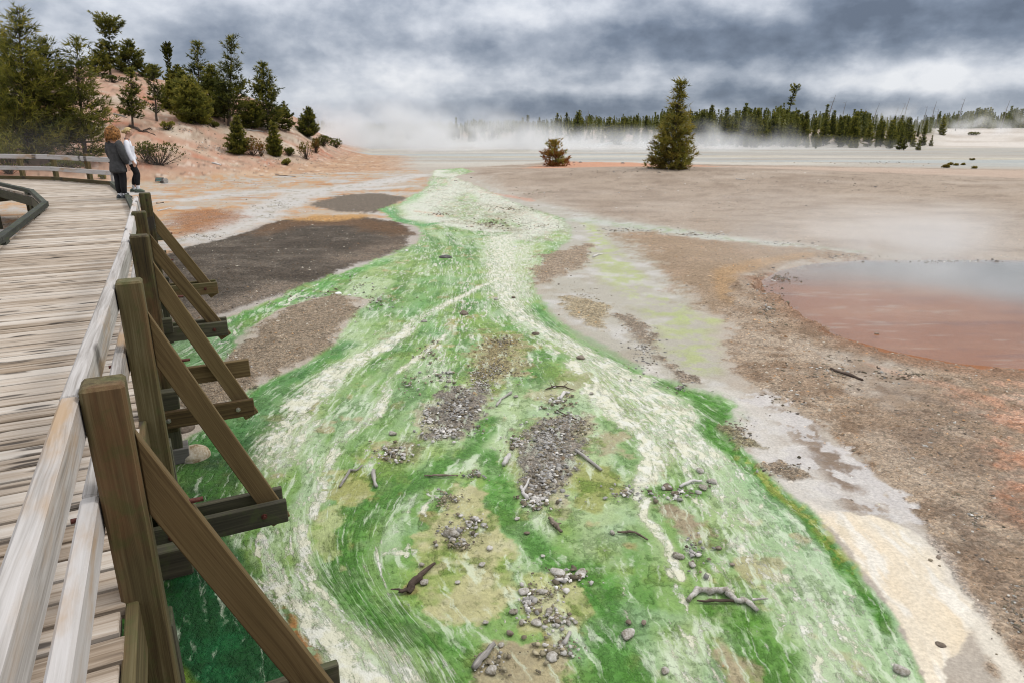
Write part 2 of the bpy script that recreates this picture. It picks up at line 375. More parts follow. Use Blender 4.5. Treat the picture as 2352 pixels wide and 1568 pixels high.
    put(poly([(660, 505), (720, 494), (850, 494), (830, 503), (740, 512)], .1, .4), (196, 156, 104))
    m2 = poly([(715, 465), (800, 447), (880, 445), (935, 455), (905, 476), (860, 490), (780, 486), (722, 478)], .06, .4); put(m2, (120, 111, 101)); fld(G, m2, .9)
    # right wetland
    wl = poly([(1090, 420), (1200, 455), (1400, 500), (1700, 545), (1960, 575), (1700, 590), (1560, 640), (1640, 760), (1680, 900), (1600, 900), (1450, 850), (1240, 700), (1210, 620), (1260, 540), (1180, 480)], .12, .5)
    put(wl, (188, 182, 168)); put(wl * sst(0, .25, pat), (204, 200, 194)); put(wl * sst(0, .3, blot + .5 * wx) * .6, (170, 158, 138)); fld(Wt, wl, .75)
    for pts, w in [([(1350, 515), (1380, 570), (1400, 620), (1480, 680), (1555, 730), (1590, 790), (1610, 850)], [.28, .25, .3, .42, .42, .36, .22]), ([(1360, 530), (1420, 590), (1470, 640)], .2), ([(1560, 730), (1640, 740)], .15)]:
        q = stroke(pts, w, .8, .5); put(q * .62 * sst(-.16, .2, blot + wx * .5 + fine * .5 + .4 * m2), (184, 198, 124))
    q = stroke([(1330, 505), (1460, 520), (1700, 550), (1960, 578)], [.5, .5, .4, .3], .7, .8); put(q * .8, (196, 200, 188)); put(q * sst(.05, .25, blot) * .8, (160, 176, 130))
    # gravel rise on the right and dune
    du = poly([(1060, 388), (1290, 372), (1600, 378), (2400, 392), (2900, 420), (2900, 620), (2352, 598), (2000, 578), (1700, 545), (1400, 497), (1230, 460), (1130, 425)], .30, 1.1)
    put(du, (176, 161, 146)); put(du * sst(-.05, .25, fbm(x * .5, y * .8, 251, 5)) * .8, (156, 140, 125)); put(du * sst(.05, .25, fbm(x * 1.6, y * 2.4, 255, 4)) * .5, (140, 124, 110)); put(du * sst(.0, .3, fbm(x * .3, y * .5, 253, 4)) * .5, (200, 188, 176)); fld(G, du, .45)
    orr = poly([(1200, 392), (1290, 372), (1450, 374), (1640, 384), (1720, 396), (1500, 404), (1300, 400)], .3, .9); put(orr * .85, (212, 158, 128))
    crest = poly([(1640, 384), (2400, 394), (2400, 420), (1700, 402)], .3, .7); put(crest * .7, (204, 182, 166))
    d2 = poly([(1400, 538), (1500, 530), (1700, 560), (1900, 578), (1960, 590), (1850, 606), (1740, 640), (1690, 680), (1700, 720), (1640, 720), (1560, 660), (1460, 580)], .14, .75)
    put(d2, (164, 144, 122)); put(d2 * sst(0, .3, pat + .3 * blot) * .6, (176, 154, 132)); fld(G, d2, .6); fld(Wt, d2, 0)
    og = stroke([(1850, 585), (1740, 605), (1665, 640), (1670, 690), (1720, 730)], [.25, .28, .25, .18, .12], .6, .3); put(og * .8, (178, 148, 112))
    # pebbly brown shore
    sh = poly([(1700, 640), (1760, 620), (1800, 660), (1850, 720), (1950, 780), (2100, 820), (2400, 850), (3000, 900), (3000, 2200), (2300, 1700), (2230, 1480), (2120, 1210), (2000, 1100), (1880, 980), (1760, 900), (1690, 860), (1650, 800), (1690, 740), (1680, 690)], .06, .7)
    put(sh, (160, 140, 120)); put(sh * sst(-.05, .15, pat + .5 * blot) * .9, (176, 160, 142)); put(sh * sst(.04, .14, m1b - .3 * wx + .3 * fine) * .65, (126, 104, 84)); put(sh * sst(.05, .2, fbm(x * 2.2, y * 2.2, 341, 5)) * .6, (186, 172, 156)); fld(G, sh, .75); fld(Wt, sh, .15)
    put(poly([(1990, 840), (2120, 830), (2220, 900), (2352, 960), (2500, 1200), (2500, 1700), (2300, 1500), (2150, 1200), (2040, 1000)], .3, .8) * .45 * sst(-.2, .1, m1b), (140, 126, 114))
    g = poly([(1900, 800), (1990, 812), (2120, 868), (2060, 930), (2000, 910), (1930, 850)], .2, .9); put(g * .7 * sst(-.1, .1, pat), (192, 182, 170)); fld(Wt, g, .6); fld(G, g, .3)
    # pool
    pl = poly([(1738, 650), (1790, 622), (1860, 606), (1980, 598), (2200, 597), (2600, 600), (3200, 640), (3200, 900), (2600, 870), (2352, 846), (2200, 834), (2050, 806), (1920, 770), (1830, 718), (1765, 685)], .07, .45)
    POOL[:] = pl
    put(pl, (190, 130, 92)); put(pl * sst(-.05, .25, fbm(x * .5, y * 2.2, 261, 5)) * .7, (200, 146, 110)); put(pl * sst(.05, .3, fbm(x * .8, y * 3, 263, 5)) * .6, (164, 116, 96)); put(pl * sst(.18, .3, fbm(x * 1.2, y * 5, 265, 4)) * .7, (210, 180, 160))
    put(pl * sst(12.5, 15.5, y + .25 * (x - 6) + .5 * wx) * .85, (176, 166, 158)); put(pl * sst(7.5, 10.5, x + .5 * (y - 12.5) + .5 * wx) * .85, (172, 172, 172))  # grey of sky reflection and steam haze painted into the bed, far and right
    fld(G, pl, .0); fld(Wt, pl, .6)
    rb = poly([(2250, 880), (2352, 890), (2500, 900), (2500, 1300), (2352, 1180), (2320, 1050), (2270, 960)], .3, 1.0); put(rb * .8 * sst(-.15, .15, pat + .6 * blot + .3 * fine), (196, 130, 92)); put(rb * sst(.1, .25, blot + fine) * .7, (212, 180, 160)); fld(Wt, rb, .4)
    q = stroke([(1990, 835), (2100, 868), (2220, 900), (2352, 950)], [.05, .12, .12, .1], .7, .3); put(q * .3, (198, 146, 116))
    # pale flat and cream delta
    fl2 = poly([(1680, 930), (1760, 900), (1850, 960), (1960, 1040), (2060, 1110), (2130, 1210), (2000, 1190), (1900, 1170), (1780, 1090), (1720, 1020)], .03, .7)
    put(fl2, (206, 201, 199)); put(fl2 * sst(.08, .14, blot + .5 * wx + .4 * fine + .3 * m2) * .9, (152, 134, 116)); put(fl2 * sst(.0, .2, s5) * .5, (222, 218, 214)); fld(G, fl2, .15); fld(Wt, fl2, .45)
    put(poly([(1850, 1000), (1900, 985), (1960, 1060), (2000, 1130), (1950, 1150), (1880, 1080)], .15, .9) * sst(.0, .06, pat + blot + .4 * m2), (140, 122, 106))
    de = poly([(1850, 1150), (1900, 1170), (2010, 1180), (2110, 1225), (2190, 1310), (2240, 1400), (2232, 1460), (2190, 1520), (2180, 1600), (2120, 1600), (2060, 1420), (1970, 1300), (1900, 1210)], .018, .30)
    put(de, (240, 228, 208)); put(de * sst(-.1, .25, st1 + .2 * st2) * .7, (238, 218, 188)); put(de * sst(.05, .2, st2 + m1 * .3) * .7, (246, 243, 236)); put(de * sst(.12, .2, s5 + .4 * m2) * .35, (214, 200, 172)); fld(G, de, 0); fld(Wt, de, .4)
    q = stroke([(2240, 1420), (2300, 1500), (2360, 1580)], [.06, .07, .1], .4, .15); put(q * .9, (238, 230, 216)); fld(G, q, 0)
    br = stroke([(1900, 1120), (2060, 1170), (2180, 1290), (2262, 1420)], .05, .9, .4); put(br * .5, (214, 208, 202))
    q = stroke([(1500, 850), (1600, 885), (1720, 950), (1730, 1010), (1800, 1080), (1880, 1150)], [.18, .26, .36, .34, .30, .2], .5, .35); put(q * .8 * sst(-.30, .0, blot + .5 * fine), (218, 213, 206)); fld(G, q, .05); fld(Wt, q, .5)
    q = stroke([(1745, 650), (1790, 690), (1850, 735), (1960, 790), (2100, 826), (2250, 850), (2400, 870)], [.3, .3, .3, .25, .25, .3, .3], .9, .5); put(q * .6 * (1 - pl * .6), (150, 112, 88))
    # ---------------- the stream with its mats
    sm = poly([(1000, 392), (1060, 388), (1090, 400), (1040, 412), (1085, 428), (1120, 440), (1190, 470), (1290, 500), (1310, 540), (1262, 590), (1225, 640), (1242, 700), (1330, 780), (1450, 840), (1560, 886), (1640, 905), (1690, 930), (1668, 985), (1752, 1085), (1870, 1180), (1950, 1280), (2045, 1400), (2150, 1600), (100, 1620), (250, 1250), (370, 1050), (470, 985), (540, 915), (610, 876), (690, 842), (770, 790), (800, 740), (850, 690), (800, 680), (720, 690), (620, 725), (545, 775), (540, 800), (480, 870), (380, 930), (330, 820), (380, 770), (520, 735), (600, 708), (700, 664), (820, 620), (890, 592), (945, 566), (975, 540), (960, 520), (900, 505), (872, 482), (930, 462), (985, 430)], .035, .22)
    STR[:] = sm; fld(Wt, sm, .75); fld(G, sm, 0)
    near = np.clip(9 / y, .35, 1)
    put(sm, (132, 172, 100))
    put(sm * sst(-.02, .2, st3 + .25 * st2), (106, 158, 76)); put(sm * sst(.04, .26, st1 + .2 * st4) * .85, (86, 144, 58)); put(sm * sst(.03, .25, -st3 + .3 * st2) * .8, (188, 210, 168))
    put(sm * sst(.02, .2, pat + .4 * m1b) * .55, (150, 180, 92)); put(sm * sst(.06, .25, -pat + .3 * st2) * .5, (170, 204, 172))
    up(WH, sm * sst(.80, .98, ridge + .2 * st4) * sst(-.22, .12, st3 + .5 * wx) * .75); up(WH, sm * sst(.86, 1.0, ridge2 + .3 * s5) * sst(-.12, .15, -st1 + .6 * wy) * .6); up(WH, sm * .42 * sst(-.1, .15, st2 + .5 * st3)); put(sm * sst(.0, .18, -st1 * .6 + st2 * .6 + wx * .3) * .55, (186, 212, 178))
    up(DK, sm * sst(-.02, .22, m1b + .6 * st1) * .7); up(DK, sm * .25)
    mint = sst(3.1, 3.7, psi + .5 * wx) * sst(9.5, 6.5, y); put(sm * mint * .75, (160, 200, 160)); put(sm * mint * sst(0, .2, st2 + m1 * .4) * .6, (190, 216, 188)); up(WH, sm * mint * .42)
    put(sm * sst(.2, .3, fbm(x * 3.1, y * 3.1, 331, 4) + .2 * m2) * .5, (206, 164, 118))
    # open upper channel, white
    for pts, w in [([(1010, 394), (985, 402), (1060, 412), (1075, 422), (1010, 450), (965, 476), (975, 500), (1060, 516), (1140, 530)], [.7, .9, .8, .8, .85, .8, .7, .5, .3]), ([(1080, 430), (1170, 478), (1250, 520), (1190, 545)], [.5, .7, .7, .4])]:
        q = stroke(pts, w, .55, .7) * sm; put(q * .9, (228, 228, 216)); up(WH, q * .55); DK[:] *= 1 - .6 * q; put(q * sst(.05, .3, st2 + blot) * .5, (190, 214, 180))
    q = stroke([(880, 478), (900, 500), (960, 520), (1010, 512)], [.35, .3, .25, .15], .6, .4); put(q * sm * .95, (84, 160, 82))
    q = stroke([(930, 465), (960, 440), (1000, 420), (950, 405)], [.4, .5, .5, .3], .7, .7); put(q * sm * .6, (150, 200, 150))
    for pts, w in [([(1110, 470), (1200, 480), (1160, 500)], .5), ([(1060, 510), (1130, 520), (1200, 528)], .35), ([(1200, 440), (1290, 450)], .35), ([(1070, 430), (1130, 440)], .4)]:
        q = stroke(pts, w, .7, .9) * sm; put(q * .8, (150, 152, 116)); fld(G, q, .6)
    q = stroke([(950, 485), (990, 490), (1010, 497)], .12, .6, .4); put(q * .8, (222, 160, 120))
    q = stroke([(1105, 442), (1170, 452), (1220, 462)], .22, .6, .7); put(q * .7, (206, 150, 122))
    q = frag(poly([(900, 432), (1060, 396), (1110, 425), (1210, 470), (1310, 510), (1310, 545), (1230, 560), (1120, 535), (1010, 508), (985, 470), (1000, 450)], .25, .8), .8); put(q * sm * .62 * sst(-.25, .1, st2 + wx * .6), (204, 201, 188)); put(q * sm * sst(.04, .2, blot + .4 * fine) * .7, (150, 144, 116)); put(q * sm * sst(.1, .25, -blot + .4 * st2) * .5, (214, 180, 152)); DK[:] *= 1 - .8 * q
    # white strands
    for pts, w, k in [([(1150, 545), (1150, 600), (1158, 660), (1190, 720), (1290, 770), (1400, 830), (1480, 885), (1560, 965), (1600, 1030)], [.5, .5, .36, .22, .34, .45, .5, .55, .4], .75),
                   ([(1200, 560), (1215, 620), (1200, 680)], .3, .6),
                   ([(1120, 650), (980, 722), (880, 795), (780, 845), (690, 925), (630, 1005), (590, 1060)], [.07, .13, .16, .2, .26, .28, .18], .85),
                   ([(1045, 745), (900, 865), (862, 950), (790, 1010), (742, 1085), (720, 1185)], [.05, .06, .08, .07, .07, .06], .8),
                   ([(720, 960), (650, 1060), (600, 1100)], [.12, .14, .1], .6),
                   ([(1310, 830), (1360, 890), (1430, 960), (1500, 1050), (1475, 1130), (1482, 1180), (1530, 1240), (1560, 1320)], [.14, .2, .2, .18, .07, .05, .05, .05], .85),
                   ([(1600, 1050), (1680, 1180), (1760, 1300), (1880, 1420), (1960, 1560)], [.25, .28, .3, .32, .3], .5),
                   ([(600, 1360), (690, 1440), (790, 1560), (850, 1640)], [.16, .22, .30, .30], .95), ([(690, 1210), (705, 1300), (800, 1390), (900, 1480), (960, 1560)], [.06, .1, .12, .08, .06], .7),
                   ([(1110, 1020), (1090, 1080)], .05, .5), ([(1230, 1290), (1330, 1340)], .05, .6), ([(1640, 1400), (1580, 1470), (1560, 1560)], [.1, .12, .1], .6), ([(1290, 770), (1380, 860)], .2, .4)]:
        q = stroke(pts, w, .7, .25) * sm; put(q * k * .35, (226, 226, 200)); up(WH, q * k * 1.05); DK[:] *= 1 - .7 * q * k
    q = stroke([(640, 1400), (700, 1470), (760, 1560)], .035, .8, .25); put(q * .9 * sst(-.1, .06, fine + .5 * m2), (206, 124, 66)); WH[:] *= 1 - .8 * q
    q = stroke([(600, 1360), (660, 1440), (700, 1540)], .025, .8, .25); put(q * .6 * sst(-.1, .1, fine), (214, 150, 100))
    # deep green water under the boardwalk
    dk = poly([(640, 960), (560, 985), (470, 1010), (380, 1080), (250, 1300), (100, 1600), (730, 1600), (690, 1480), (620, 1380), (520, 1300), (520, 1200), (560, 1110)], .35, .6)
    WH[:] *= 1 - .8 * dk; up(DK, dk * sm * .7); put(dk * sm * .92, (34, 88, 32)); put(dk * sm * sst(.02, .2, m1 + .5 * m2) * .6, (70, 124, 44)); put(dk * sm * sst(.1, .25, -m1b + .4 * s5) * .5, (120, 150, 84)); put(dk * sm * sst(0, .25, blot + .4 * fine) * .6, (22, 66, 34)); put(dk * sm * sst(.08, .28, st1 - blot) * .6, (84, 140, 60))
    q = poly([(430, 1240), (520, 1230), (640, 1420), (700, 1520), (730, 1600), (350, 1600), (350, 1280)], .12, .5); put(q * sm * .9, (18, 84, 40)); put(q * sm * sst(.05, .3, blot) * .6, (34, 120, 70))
    q = stroke([(370, 1530), (430, 1600)], .05, .8, .2); put(q * .8, (150, 180, 60))
    q = stroke([(790, 790), (700, 845), (620, 888), (545, 960), (480, 1010)], [.18, .25, .3, .35, .4], .6, .5); put(q * sm * .75, (58, 134, 52))
    q = stroke([(880, 600), (760, 650), (640, 705), (520, 745)], .2, .7, .4); put(q * sm * .7, (92, 168, 76))
    q = poly([(330, 850), (380, 780), (520, 740), (560, 765), (480, 850), (400, 920)], .2, .4); put(q * .7, (120, 172, 122)); put(q * sst(0, .2, fine + blot) * .6, (70, 130, 64))
    # green tongues between the bars
    for pts, w, c, k in [([(1130, 960), (1080, 1030), (990, 1085), (890, 1125), (815, 1200), (790, 1310), (850, 1390), (960, 1440), (1060, 1470)], [.1, .14, .17, .2, .2, .16, .14, .1, .08], (92, 152, 62), .9),
                         ([(1120, 1040), (1150, 1130), (1170, 1200), (1260, 1280), (1370, 1325), (1400, 1420), (1420, 1500), (1450, 1600)], [.1, .13, .12, .14, .16, .17, .2, .2], (88, 152, 58), .9),
                         ([(1390, 960), (1450, 1010), (1440, 1080)], .1, (108, 160, 78), .7), ([(1240, 700), (1270, 745), (1380, 800), (1470, 850)], [.14, .14, .12, .1], (92, 160, 70), .7),
                         ([(1640, 1395), (1720, 1440), (1770, 1510), (1800, 1600)], [.1, .14, .17, .18], (84, 146, 30), .85),
                         ([(1500, 1130), (1560, 1120), (1600, 1130)], .08, (96, 152, 56), .7),
                         ([(1540, 880), (1620, 905), (1665, 950), (1640, 985), (1690, 1040), (1750, 1095), (1860, 1195), (1930, 1275), (2010, 1385), (2050, 1450)], [.14, .2, .22, .16, .11, .09, .08, .07, .06, .05], (78, 146, 28), .95),
                         ([(900, 860), (960, 900), (920, 960), (820, 1010)], [.2, .3, .3, .2], (100, 156, 74), .5), ([(1000, 640), (960, 720), (1010, 760)], [.4, .3, .2], (100, 168, 90), .4)]:
        q = stroke(pts, w, .6, .26) * np.maximum(sm, .6); put(q * k * sst(-.40, -.02, st2 + .5 * fine + .4 * m2), c); up(DK, q * k * .55); WH[:] *= 1 - .75 * q * k; put(q * k * sst(.03, .12, m1 + .4 * m2) * .4, tuple(int(v * .76) for v in c)); put(q * k * sst(.06, .2, -m1b + .5 * s5) * .45, tuple(int(v * .5 + 105) for v in c))
    q = stroke([(1700, 1050), (1790, 1130), (1880, 1200), (1960, 1310)], .06, .8, .2); put(q * .6 * sst(-.1, .1, fine + st2), (190, 186, 96))
    # olive bars and gravel islands inside the stream
    tan = (188, 186, 138)
    isl = [([(1115, 755), (1200, 760), (1235, 795), (1185, 850), (1140, 905), (1060, 890), (1080, 830)], (178, 170, 130), .5), ([(930, 960), (1060, 880), (1140, 880), (1110, 950), (1060, 1005), (960, 1010)], (182, 178, 152), .3), ([(1255, 950), (1370, 955), (1350, 1040), (1320, 1110), (1300, 1185), (1220, 1150), (1150, 1060), (1180, 1000)], (186, 180, 150), .3),
           ([(950, 1230), (1050, 1110), (1110, 1130), (1175, 1270), (1190, 1370), (1110, 1425), (1000, 1430), (960, 1400)], (202, 196, 148), 0), ([(1195, 1310), (1340, 1310), (1365, 1390), (1320, 1465), (1200, 1445)], (200, 200, 146), 0), ([(1110, 1475), (1280, 1470), (1330, 1600), (1090, 1600)], (186, 172, 140), .2),
           ([(1515, 1160), (1570, 1168), (1640, 1225), (1650, 1260), (1580, 1240)], (172, 154, 128), .1), ([(1620, 1440), (1690, 1480), (1770, 1580), (1700, 1600)], (186, 170, 140), .1), ([(1380, 985), (1445, 985), (1430, 1045), (1365, 1050)], (180, 170, 138), .1), ([(760, 1075), (840, 1065), (860, 1140), (790, 1160)], (176, 178, 112), .1), ([(880, 1010), (980, 1020), (960, 1060), (890, 1060)], (178, 170, 140), .2),
           ([(1190, 910), (1330, 860), (1270, 920)], (186, 184, 146), 0), ([(1300, 1040), (1400, 1070), (1440, 1130), (1360, 1180), (1310, 1150)], (170, 178, 110), .1), ([(720, 1180), (780, 1160), (790, 1300), (730, 1290)], (190, 206, 150), 0)]
    for pts, c, gr in isl:
        q = frag(poly(pts, .16, .55)); put(q * .92, c); WH[:] *= 1 - .85 * q; DK[:] *= 1 - .35 * q; up(DK, q * .10); put(q * sst(.02, .2, m1 + .4 * m2) * .5, tuple(int(v * .80) for v in c)); put(q * sst(.05, .2, m1b + .3 * pat) * .7, (128, 160, 78)); put(q * sst(.1, .25, -m1b + .5 * m2) * .5, (214, 210, 176)); put(q * sst(.0, .25, blot + .5 * fine) * .5, tuple(int(v * .86) for v in c)); put(q * sst(.1, .3, -blot + .4 * pat) * .6, (122, 160, 76)); fld(G, q, gr); fld(Wt, q, .35)
    for pts, c in [([(1040, 890), (1120, 880), (1110, 940), (1060, 1000), (975, 1000), (985, 950)], (132, 126, 122)), ([(1265, 960), (1345, 965), (1335, 1030), (1305, 1090), (1270, 1150), (1200, 1130), (1180, 1060), (1200, 1000)], (138, 132, 128)), ([(1120, 775), (1190, 775), (1150, 860), (1090, 880)], (150, 140, 106))]:
        q = frag(poly(pts, .2, .5), 1.1); put(q * .9, c); WH[:] *= 1 - q; DK[:] *= 1 - q; put(q * sst(0, .2, m1 + .5 * m2) * .6, (104, 92, 74)); fld(G, q, 1); fld(Wt, q, .1)
    # gravel bars left and right of the stream
    for pts, c in [([(535, 805), (590, 755), (690, 702), (770, 676), (830, 692), (800, 742), (762, 790), (690, 830), (620, 868), (560, 900), (440, 960), (390, 930), (480, 860)], (150, 136, 118)), ([(1255, 585), (1360, 562), (1345, 602), (1280, 640), (1225, 660), (1220, 612)], (166, 150, 132)), ([(1410, 720), (1470, 735), (1540, 830), (1610, 880), (1560, 885), (1490, 800)], (148, 136, 122)), ([(1300, 680), (1390, 700), (1380, 760), (1300, 720)], (172, 160, 134)), ([(1740, 1070), (1800, 1060), (1850, 1090), (1820, 1110)], (150, 136, 118)), ([(1650, 975), (1720, 985), (1750, 1030), (1690, 1030)], (140, 134, 108))]:
        q = frag(poly(pts, .14, .40), .7); put(q * .92, c); put(q * sst(.0, .3, blot) * .5, tuple(int(v * .84) for v in c)); fld(G, q, 1); fld(Wt, q, .05); STR[:] = np.minimum(STR, 1 - q)
    gr_ = (np.clip((Cc[:, 1] - Cc[:, 0]) / (Cc[:, 1] + 1e-6) * 4, 0, 1) * STR)[:, None]; Cc[:] *= 1 + gr_ * (np.array([1.08, 1.02, .93]) - 1)
    # general mottling
    Cc[:] *= (1 + .16 * fine[:, None] + .10 * pat[:, None] + .22 * m2[:, None] * np.clip(8 / y, 0, 1)[:, None])
    Zd[:] += G * (.012 + .05 * np.maximum(fine, -.2) * np.clip(6 / y, .2, 1)) + STR * (.012 * st2 + .016 * m1 + .010 * m2 - .015) * np.clip(10 / y, .2, 1) + .02 * blot * (1 - STR) * (1 - POOL) - POOL * .10
    for pts, c, gr in isl: pass
paint()
DUST = fbm(x * .25, y * .25, 300, 3)
def ground_mat(name):
    m = bpy.data.materials.new(name); m.use_nodes = True; t = NT(m.node_tree); b = t.n['Principled BSDF']
    A = lambda nm: (lambda n: n.outputs['Fac'])(t.new('ShaderNodeAttribute', attribute_name=nm))
    ca = t.new('ShaderNodeAttribute', attribute_name='zone'); col = ca.outputs['Color']
    g = A('gravel'); w = A('wet'); s = A('mat')
    geo = t.new('ShaderNodeNewGeometry'); P = geo.outputs['Position']
    psi_ = A('flow'); sep = t.new('ShaderNodeSeparateXYZ'); t.link(P, sep.inputs[0])
    F = t.new('ShaderNodeCombineXYZ'); t.setin(F.inputs[0], psi_); t.setin(F.inputs[1], t.math('MULTIPLY', sep.outputs[1], .4))
    # pebbles: cells whose colour varies
    v = t.new('ShaderNodeTexVoronoi'); t.link(P, v.inputs['Vector']); v.inputs['Scale'].default_value = 55
    v2 = t.new('ShaderNodeTexVoronoi'); t.link(P, v2.inputs['Vector']); v2.inputs['Scale'].default_value = 21
    hsv = t.new('ShaderNodeSeparateColor'); t.link(v.outputs['Color'], hsv.inputs[0])
    hs2 = t.new('ShaderNodeSeparateColor'); t.link(v2.outputs['Color'], hs2.inputs[0])
    k = t.math('ADD', t.math('MULTIPLY', t.math('POWER', hsv.outputs[0], 1.6), 1.1), t.math('MULTIPLY', hs2.outputs[0], .6))
    k = t.math('ADD', t.math('MULTIPLY', t.math('SUBTRACT', k, .72), t.math('MULTIPLY', g, .80)), 1.0)
    n1 = t.noise(P, 38, 5, .65); n2 = t.noise(F.outputs[0], 26, 6, .65, .4); n3 = t.noise(P, 7, 6, .6)
    k = t.math('MULTIPLY', k, t.math('ADD', .55, t.math('MULTIPLY', n1, .90)))
    k = t.math('MULTIPLY', k, t.math('ADD', .88, t.math('MULTIPLY', n3, .24)))
    col = t.mix(1.0, col, t.ramp(t.math('MULTIPLY', k, .5), [(0, (0, 0, 0)), (1, (2, 2, 2))]), 'MULTIPLY')
    tint = t.mix(t.math('MULTIPLY', g, t.math('MULTIPLY', hsv.outputs[1], .35)), col, t.mix(1.0, col, (1.25, .98, .72), 'MULTIPLY'))
    # mats: pale strands drawn out by the flow, dark tufts of algae
    wh = A('white'); dn = A('dense'); n4 = t.noise(P, 19, 5, .6, .5); n5 = t.noise(F.outputs[0], 11, 7, .62, .8); n6 = t.noise(P, 85, 3, .6)
    F2 = t.new('ShaderNodeCombineXYZ'); t.setin(F2.inputs[0], t.math('ADD', psi_, t.math('MULTIPLY', n3, .10))); t.setin(F2.inputs[1], t.math('MULTIPLY', sep.outputs[1], .16)); n7 = t.noise(F2.outputs[0], 17, 6, .60, .5); n8 = t.noise(P, 1.6, 4, .6)
    cw = t.math('ADD', t.math('ADD', t.math('MULTIPLY', n5, .5), t.math('MULTIPLY', n2, .25)), t.math('MULTIPLY', n4, .25)); cw = t.math('ADD', cw, t.math('MULTIPLY', t.math('SUBTRACT', n6, .5), .18))
    mw = t.math('MULTIPLY', t.mrange(t.math('ADD', cw, t.math('MULTIPLY', wh, .27)), .645, .735), s)
    cd = t.math('ADD', t.math('ADD', t.math('MULTIPLY', n4, .32), t.math('MULTIPLY', t.math('SUBTRACT', 1.0, n5), .30)), t.math('ADD', t.math('MULTIPLY', n8, .22), t.math('MULTIPLY', t.math('SUBTRACT', 1.0, n7), .16))); cd = t.math('ADD', cd, t.math('MULTIPLY', t.math('SUBTRACT', n6, .5), .10))
    md = t.math('MULTIPLY', t.mrange(t.math('ADD', cd, t.math('MULTIPLY', dn, .17)), .555, .66), s)
    mp = t.math('MULTIPLY', t.mrange(cd, .45, .38), s)
    tint = t.mix(t.math('MULTIPLY', mp, .35), tint, t.mix(.5, tint, (.55, .62, .46)))
    tint = t.mix(t.math('MULTIPLY', md, .46), tint, t.mix(1.0, tint, (.46, .61, .30), 'MULTIPLY'))
    ms_ = t.math('MULTIPLY', t.mrange(t.math('ADD', n7, t.math('ADD', t.math('MULTIPLY', t.math('SUBTRACT', n8, .5), .28), t.math('SUBTRACT', t.math('MULTIPLY', wh, .12), t.math('MULTIPLY', dn, .07)))), .53, .66), s); tint = t.mix(t.math('MULTIPLY', ms_, .62), tint, (.53, .59, .46))
    tint = t.mix(t.math('MULTIPLY', mw, .88), tint, t.mix(t.mrange(n3, .45, .6), (.58, .565, .45), (.62, .615, .56)))
    t.link(tint, b.inputs['Base Color'])
    r = t.math('SUBTRACT', .95, t.math('MULTIPLY', w, .62)); r = t.math('ADD', r, t.math('MULTIPLY', t.math('SUBTRACT', n3, .5), .25), clamp=True)
    t.link(r, b.inputs['Roughness']); b.inputs['Specular IOR Level'].default_value = .22
    hgt = t.math('ADD', t.math('MULTIPLY', t.math('MULTIPLY', t.math('SUBTRACT', 1.0, v.outputs['Distance']), g), .6), t.math('MULTIPLY', n1, .5))
    hgt = t.math('ADD', hgt, t.math('MULTIPLY', t.math('MULTIPLY', n2, s), .5)); hgt = t.math('ADD', hgt, t.math('MULTIPLY', md, .55)); hgt = t.math('ADD', hgt, t.math('MULTIPLY', mw, .25))
    bp = t.new('ShaderNodeBump'); bp.inputs['Strength'].default_value = 1.0; bp.inputs['Distance'].default_value = .022; t.link(hgt, bp.inputs['Height']); t.link(bp.outputs[0], b.inputs['Normal'])
    return m
M_GROUND = ground_mat('sinter_ground'); M_STREAM = ground_mat('bacterial_mat')
pf = sst(.02, .6, POOL); GZ = (z0 + Zd) * (1 - pf) - .055 * pf
def emit_ground():
    ny, nx = SH; idx = np.arange(N).reshape(SH)
    q = np.stack([idx[:-1, :-1], idx[:-1, 1:], idx[1:, 1:], idx[1:, :-1]], -1).reshape(-1, 4)
    sf = STR[q].mean(1) > .5
    V = np.stack([x, y, GZ], 1)
    for name, sel, mat in (('ground', ~sf, M_GROUND), ('stream', sf, M_STREAM)):
        f = q[sel]; u, inv = np.unique(f, return_inverse=True); f2 = inv.reshape(f.shape)
        VV = V[u]; ex = {}
        cols = Cc[u]; g = G[u]; w = Wt[u]; s = STR[u]; ps = U[u]; wh = WH[u]; dkk = DK[u]
        if name == 'ground':                        # the same sheet goes on, coarsely, to the horizon on every side and behind the camera
            n0 = len(VV); B = 5000.
            add = np.array([[-B, -B, -.6], [B, -B, -.6], [B, B, -.6], [-B, B, -.6], [-12, -14, 0], [12, -14, 0], [12, 2, 0], [-12, 2, 0]], float)
            VV = np.vstack([VV, add]); f2 = np.vstack([f2, [[n0, n0 + 1, n0 + 2, n0 + 3], [n0 + 4, n0 + 5, n0 + 6, n0 + 7]]])
            k = len(add); cols = np.vstack([cols, np.tile(np.asarray(alb(170, 150, 130)), (k, 1))]); g = np.append(g, [.4] * k); w = np.append(w, [0] * k); s = np.append(s, [0] * k); wh = np.append(wh, [0] * k); dkk = np.append(dkk, [0] * k); ps = np.append(ps, [0] * k)
        me = np_mesh(name, VV, f2, mat, smooth=True)
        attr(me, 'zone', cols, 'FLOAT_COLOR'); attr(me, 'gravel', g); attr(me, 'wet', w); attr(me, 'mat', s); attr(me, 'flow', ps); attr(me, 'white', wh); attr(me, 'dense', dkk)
        o = link(name, me); tag(o, kind='structure')
emit_ground()
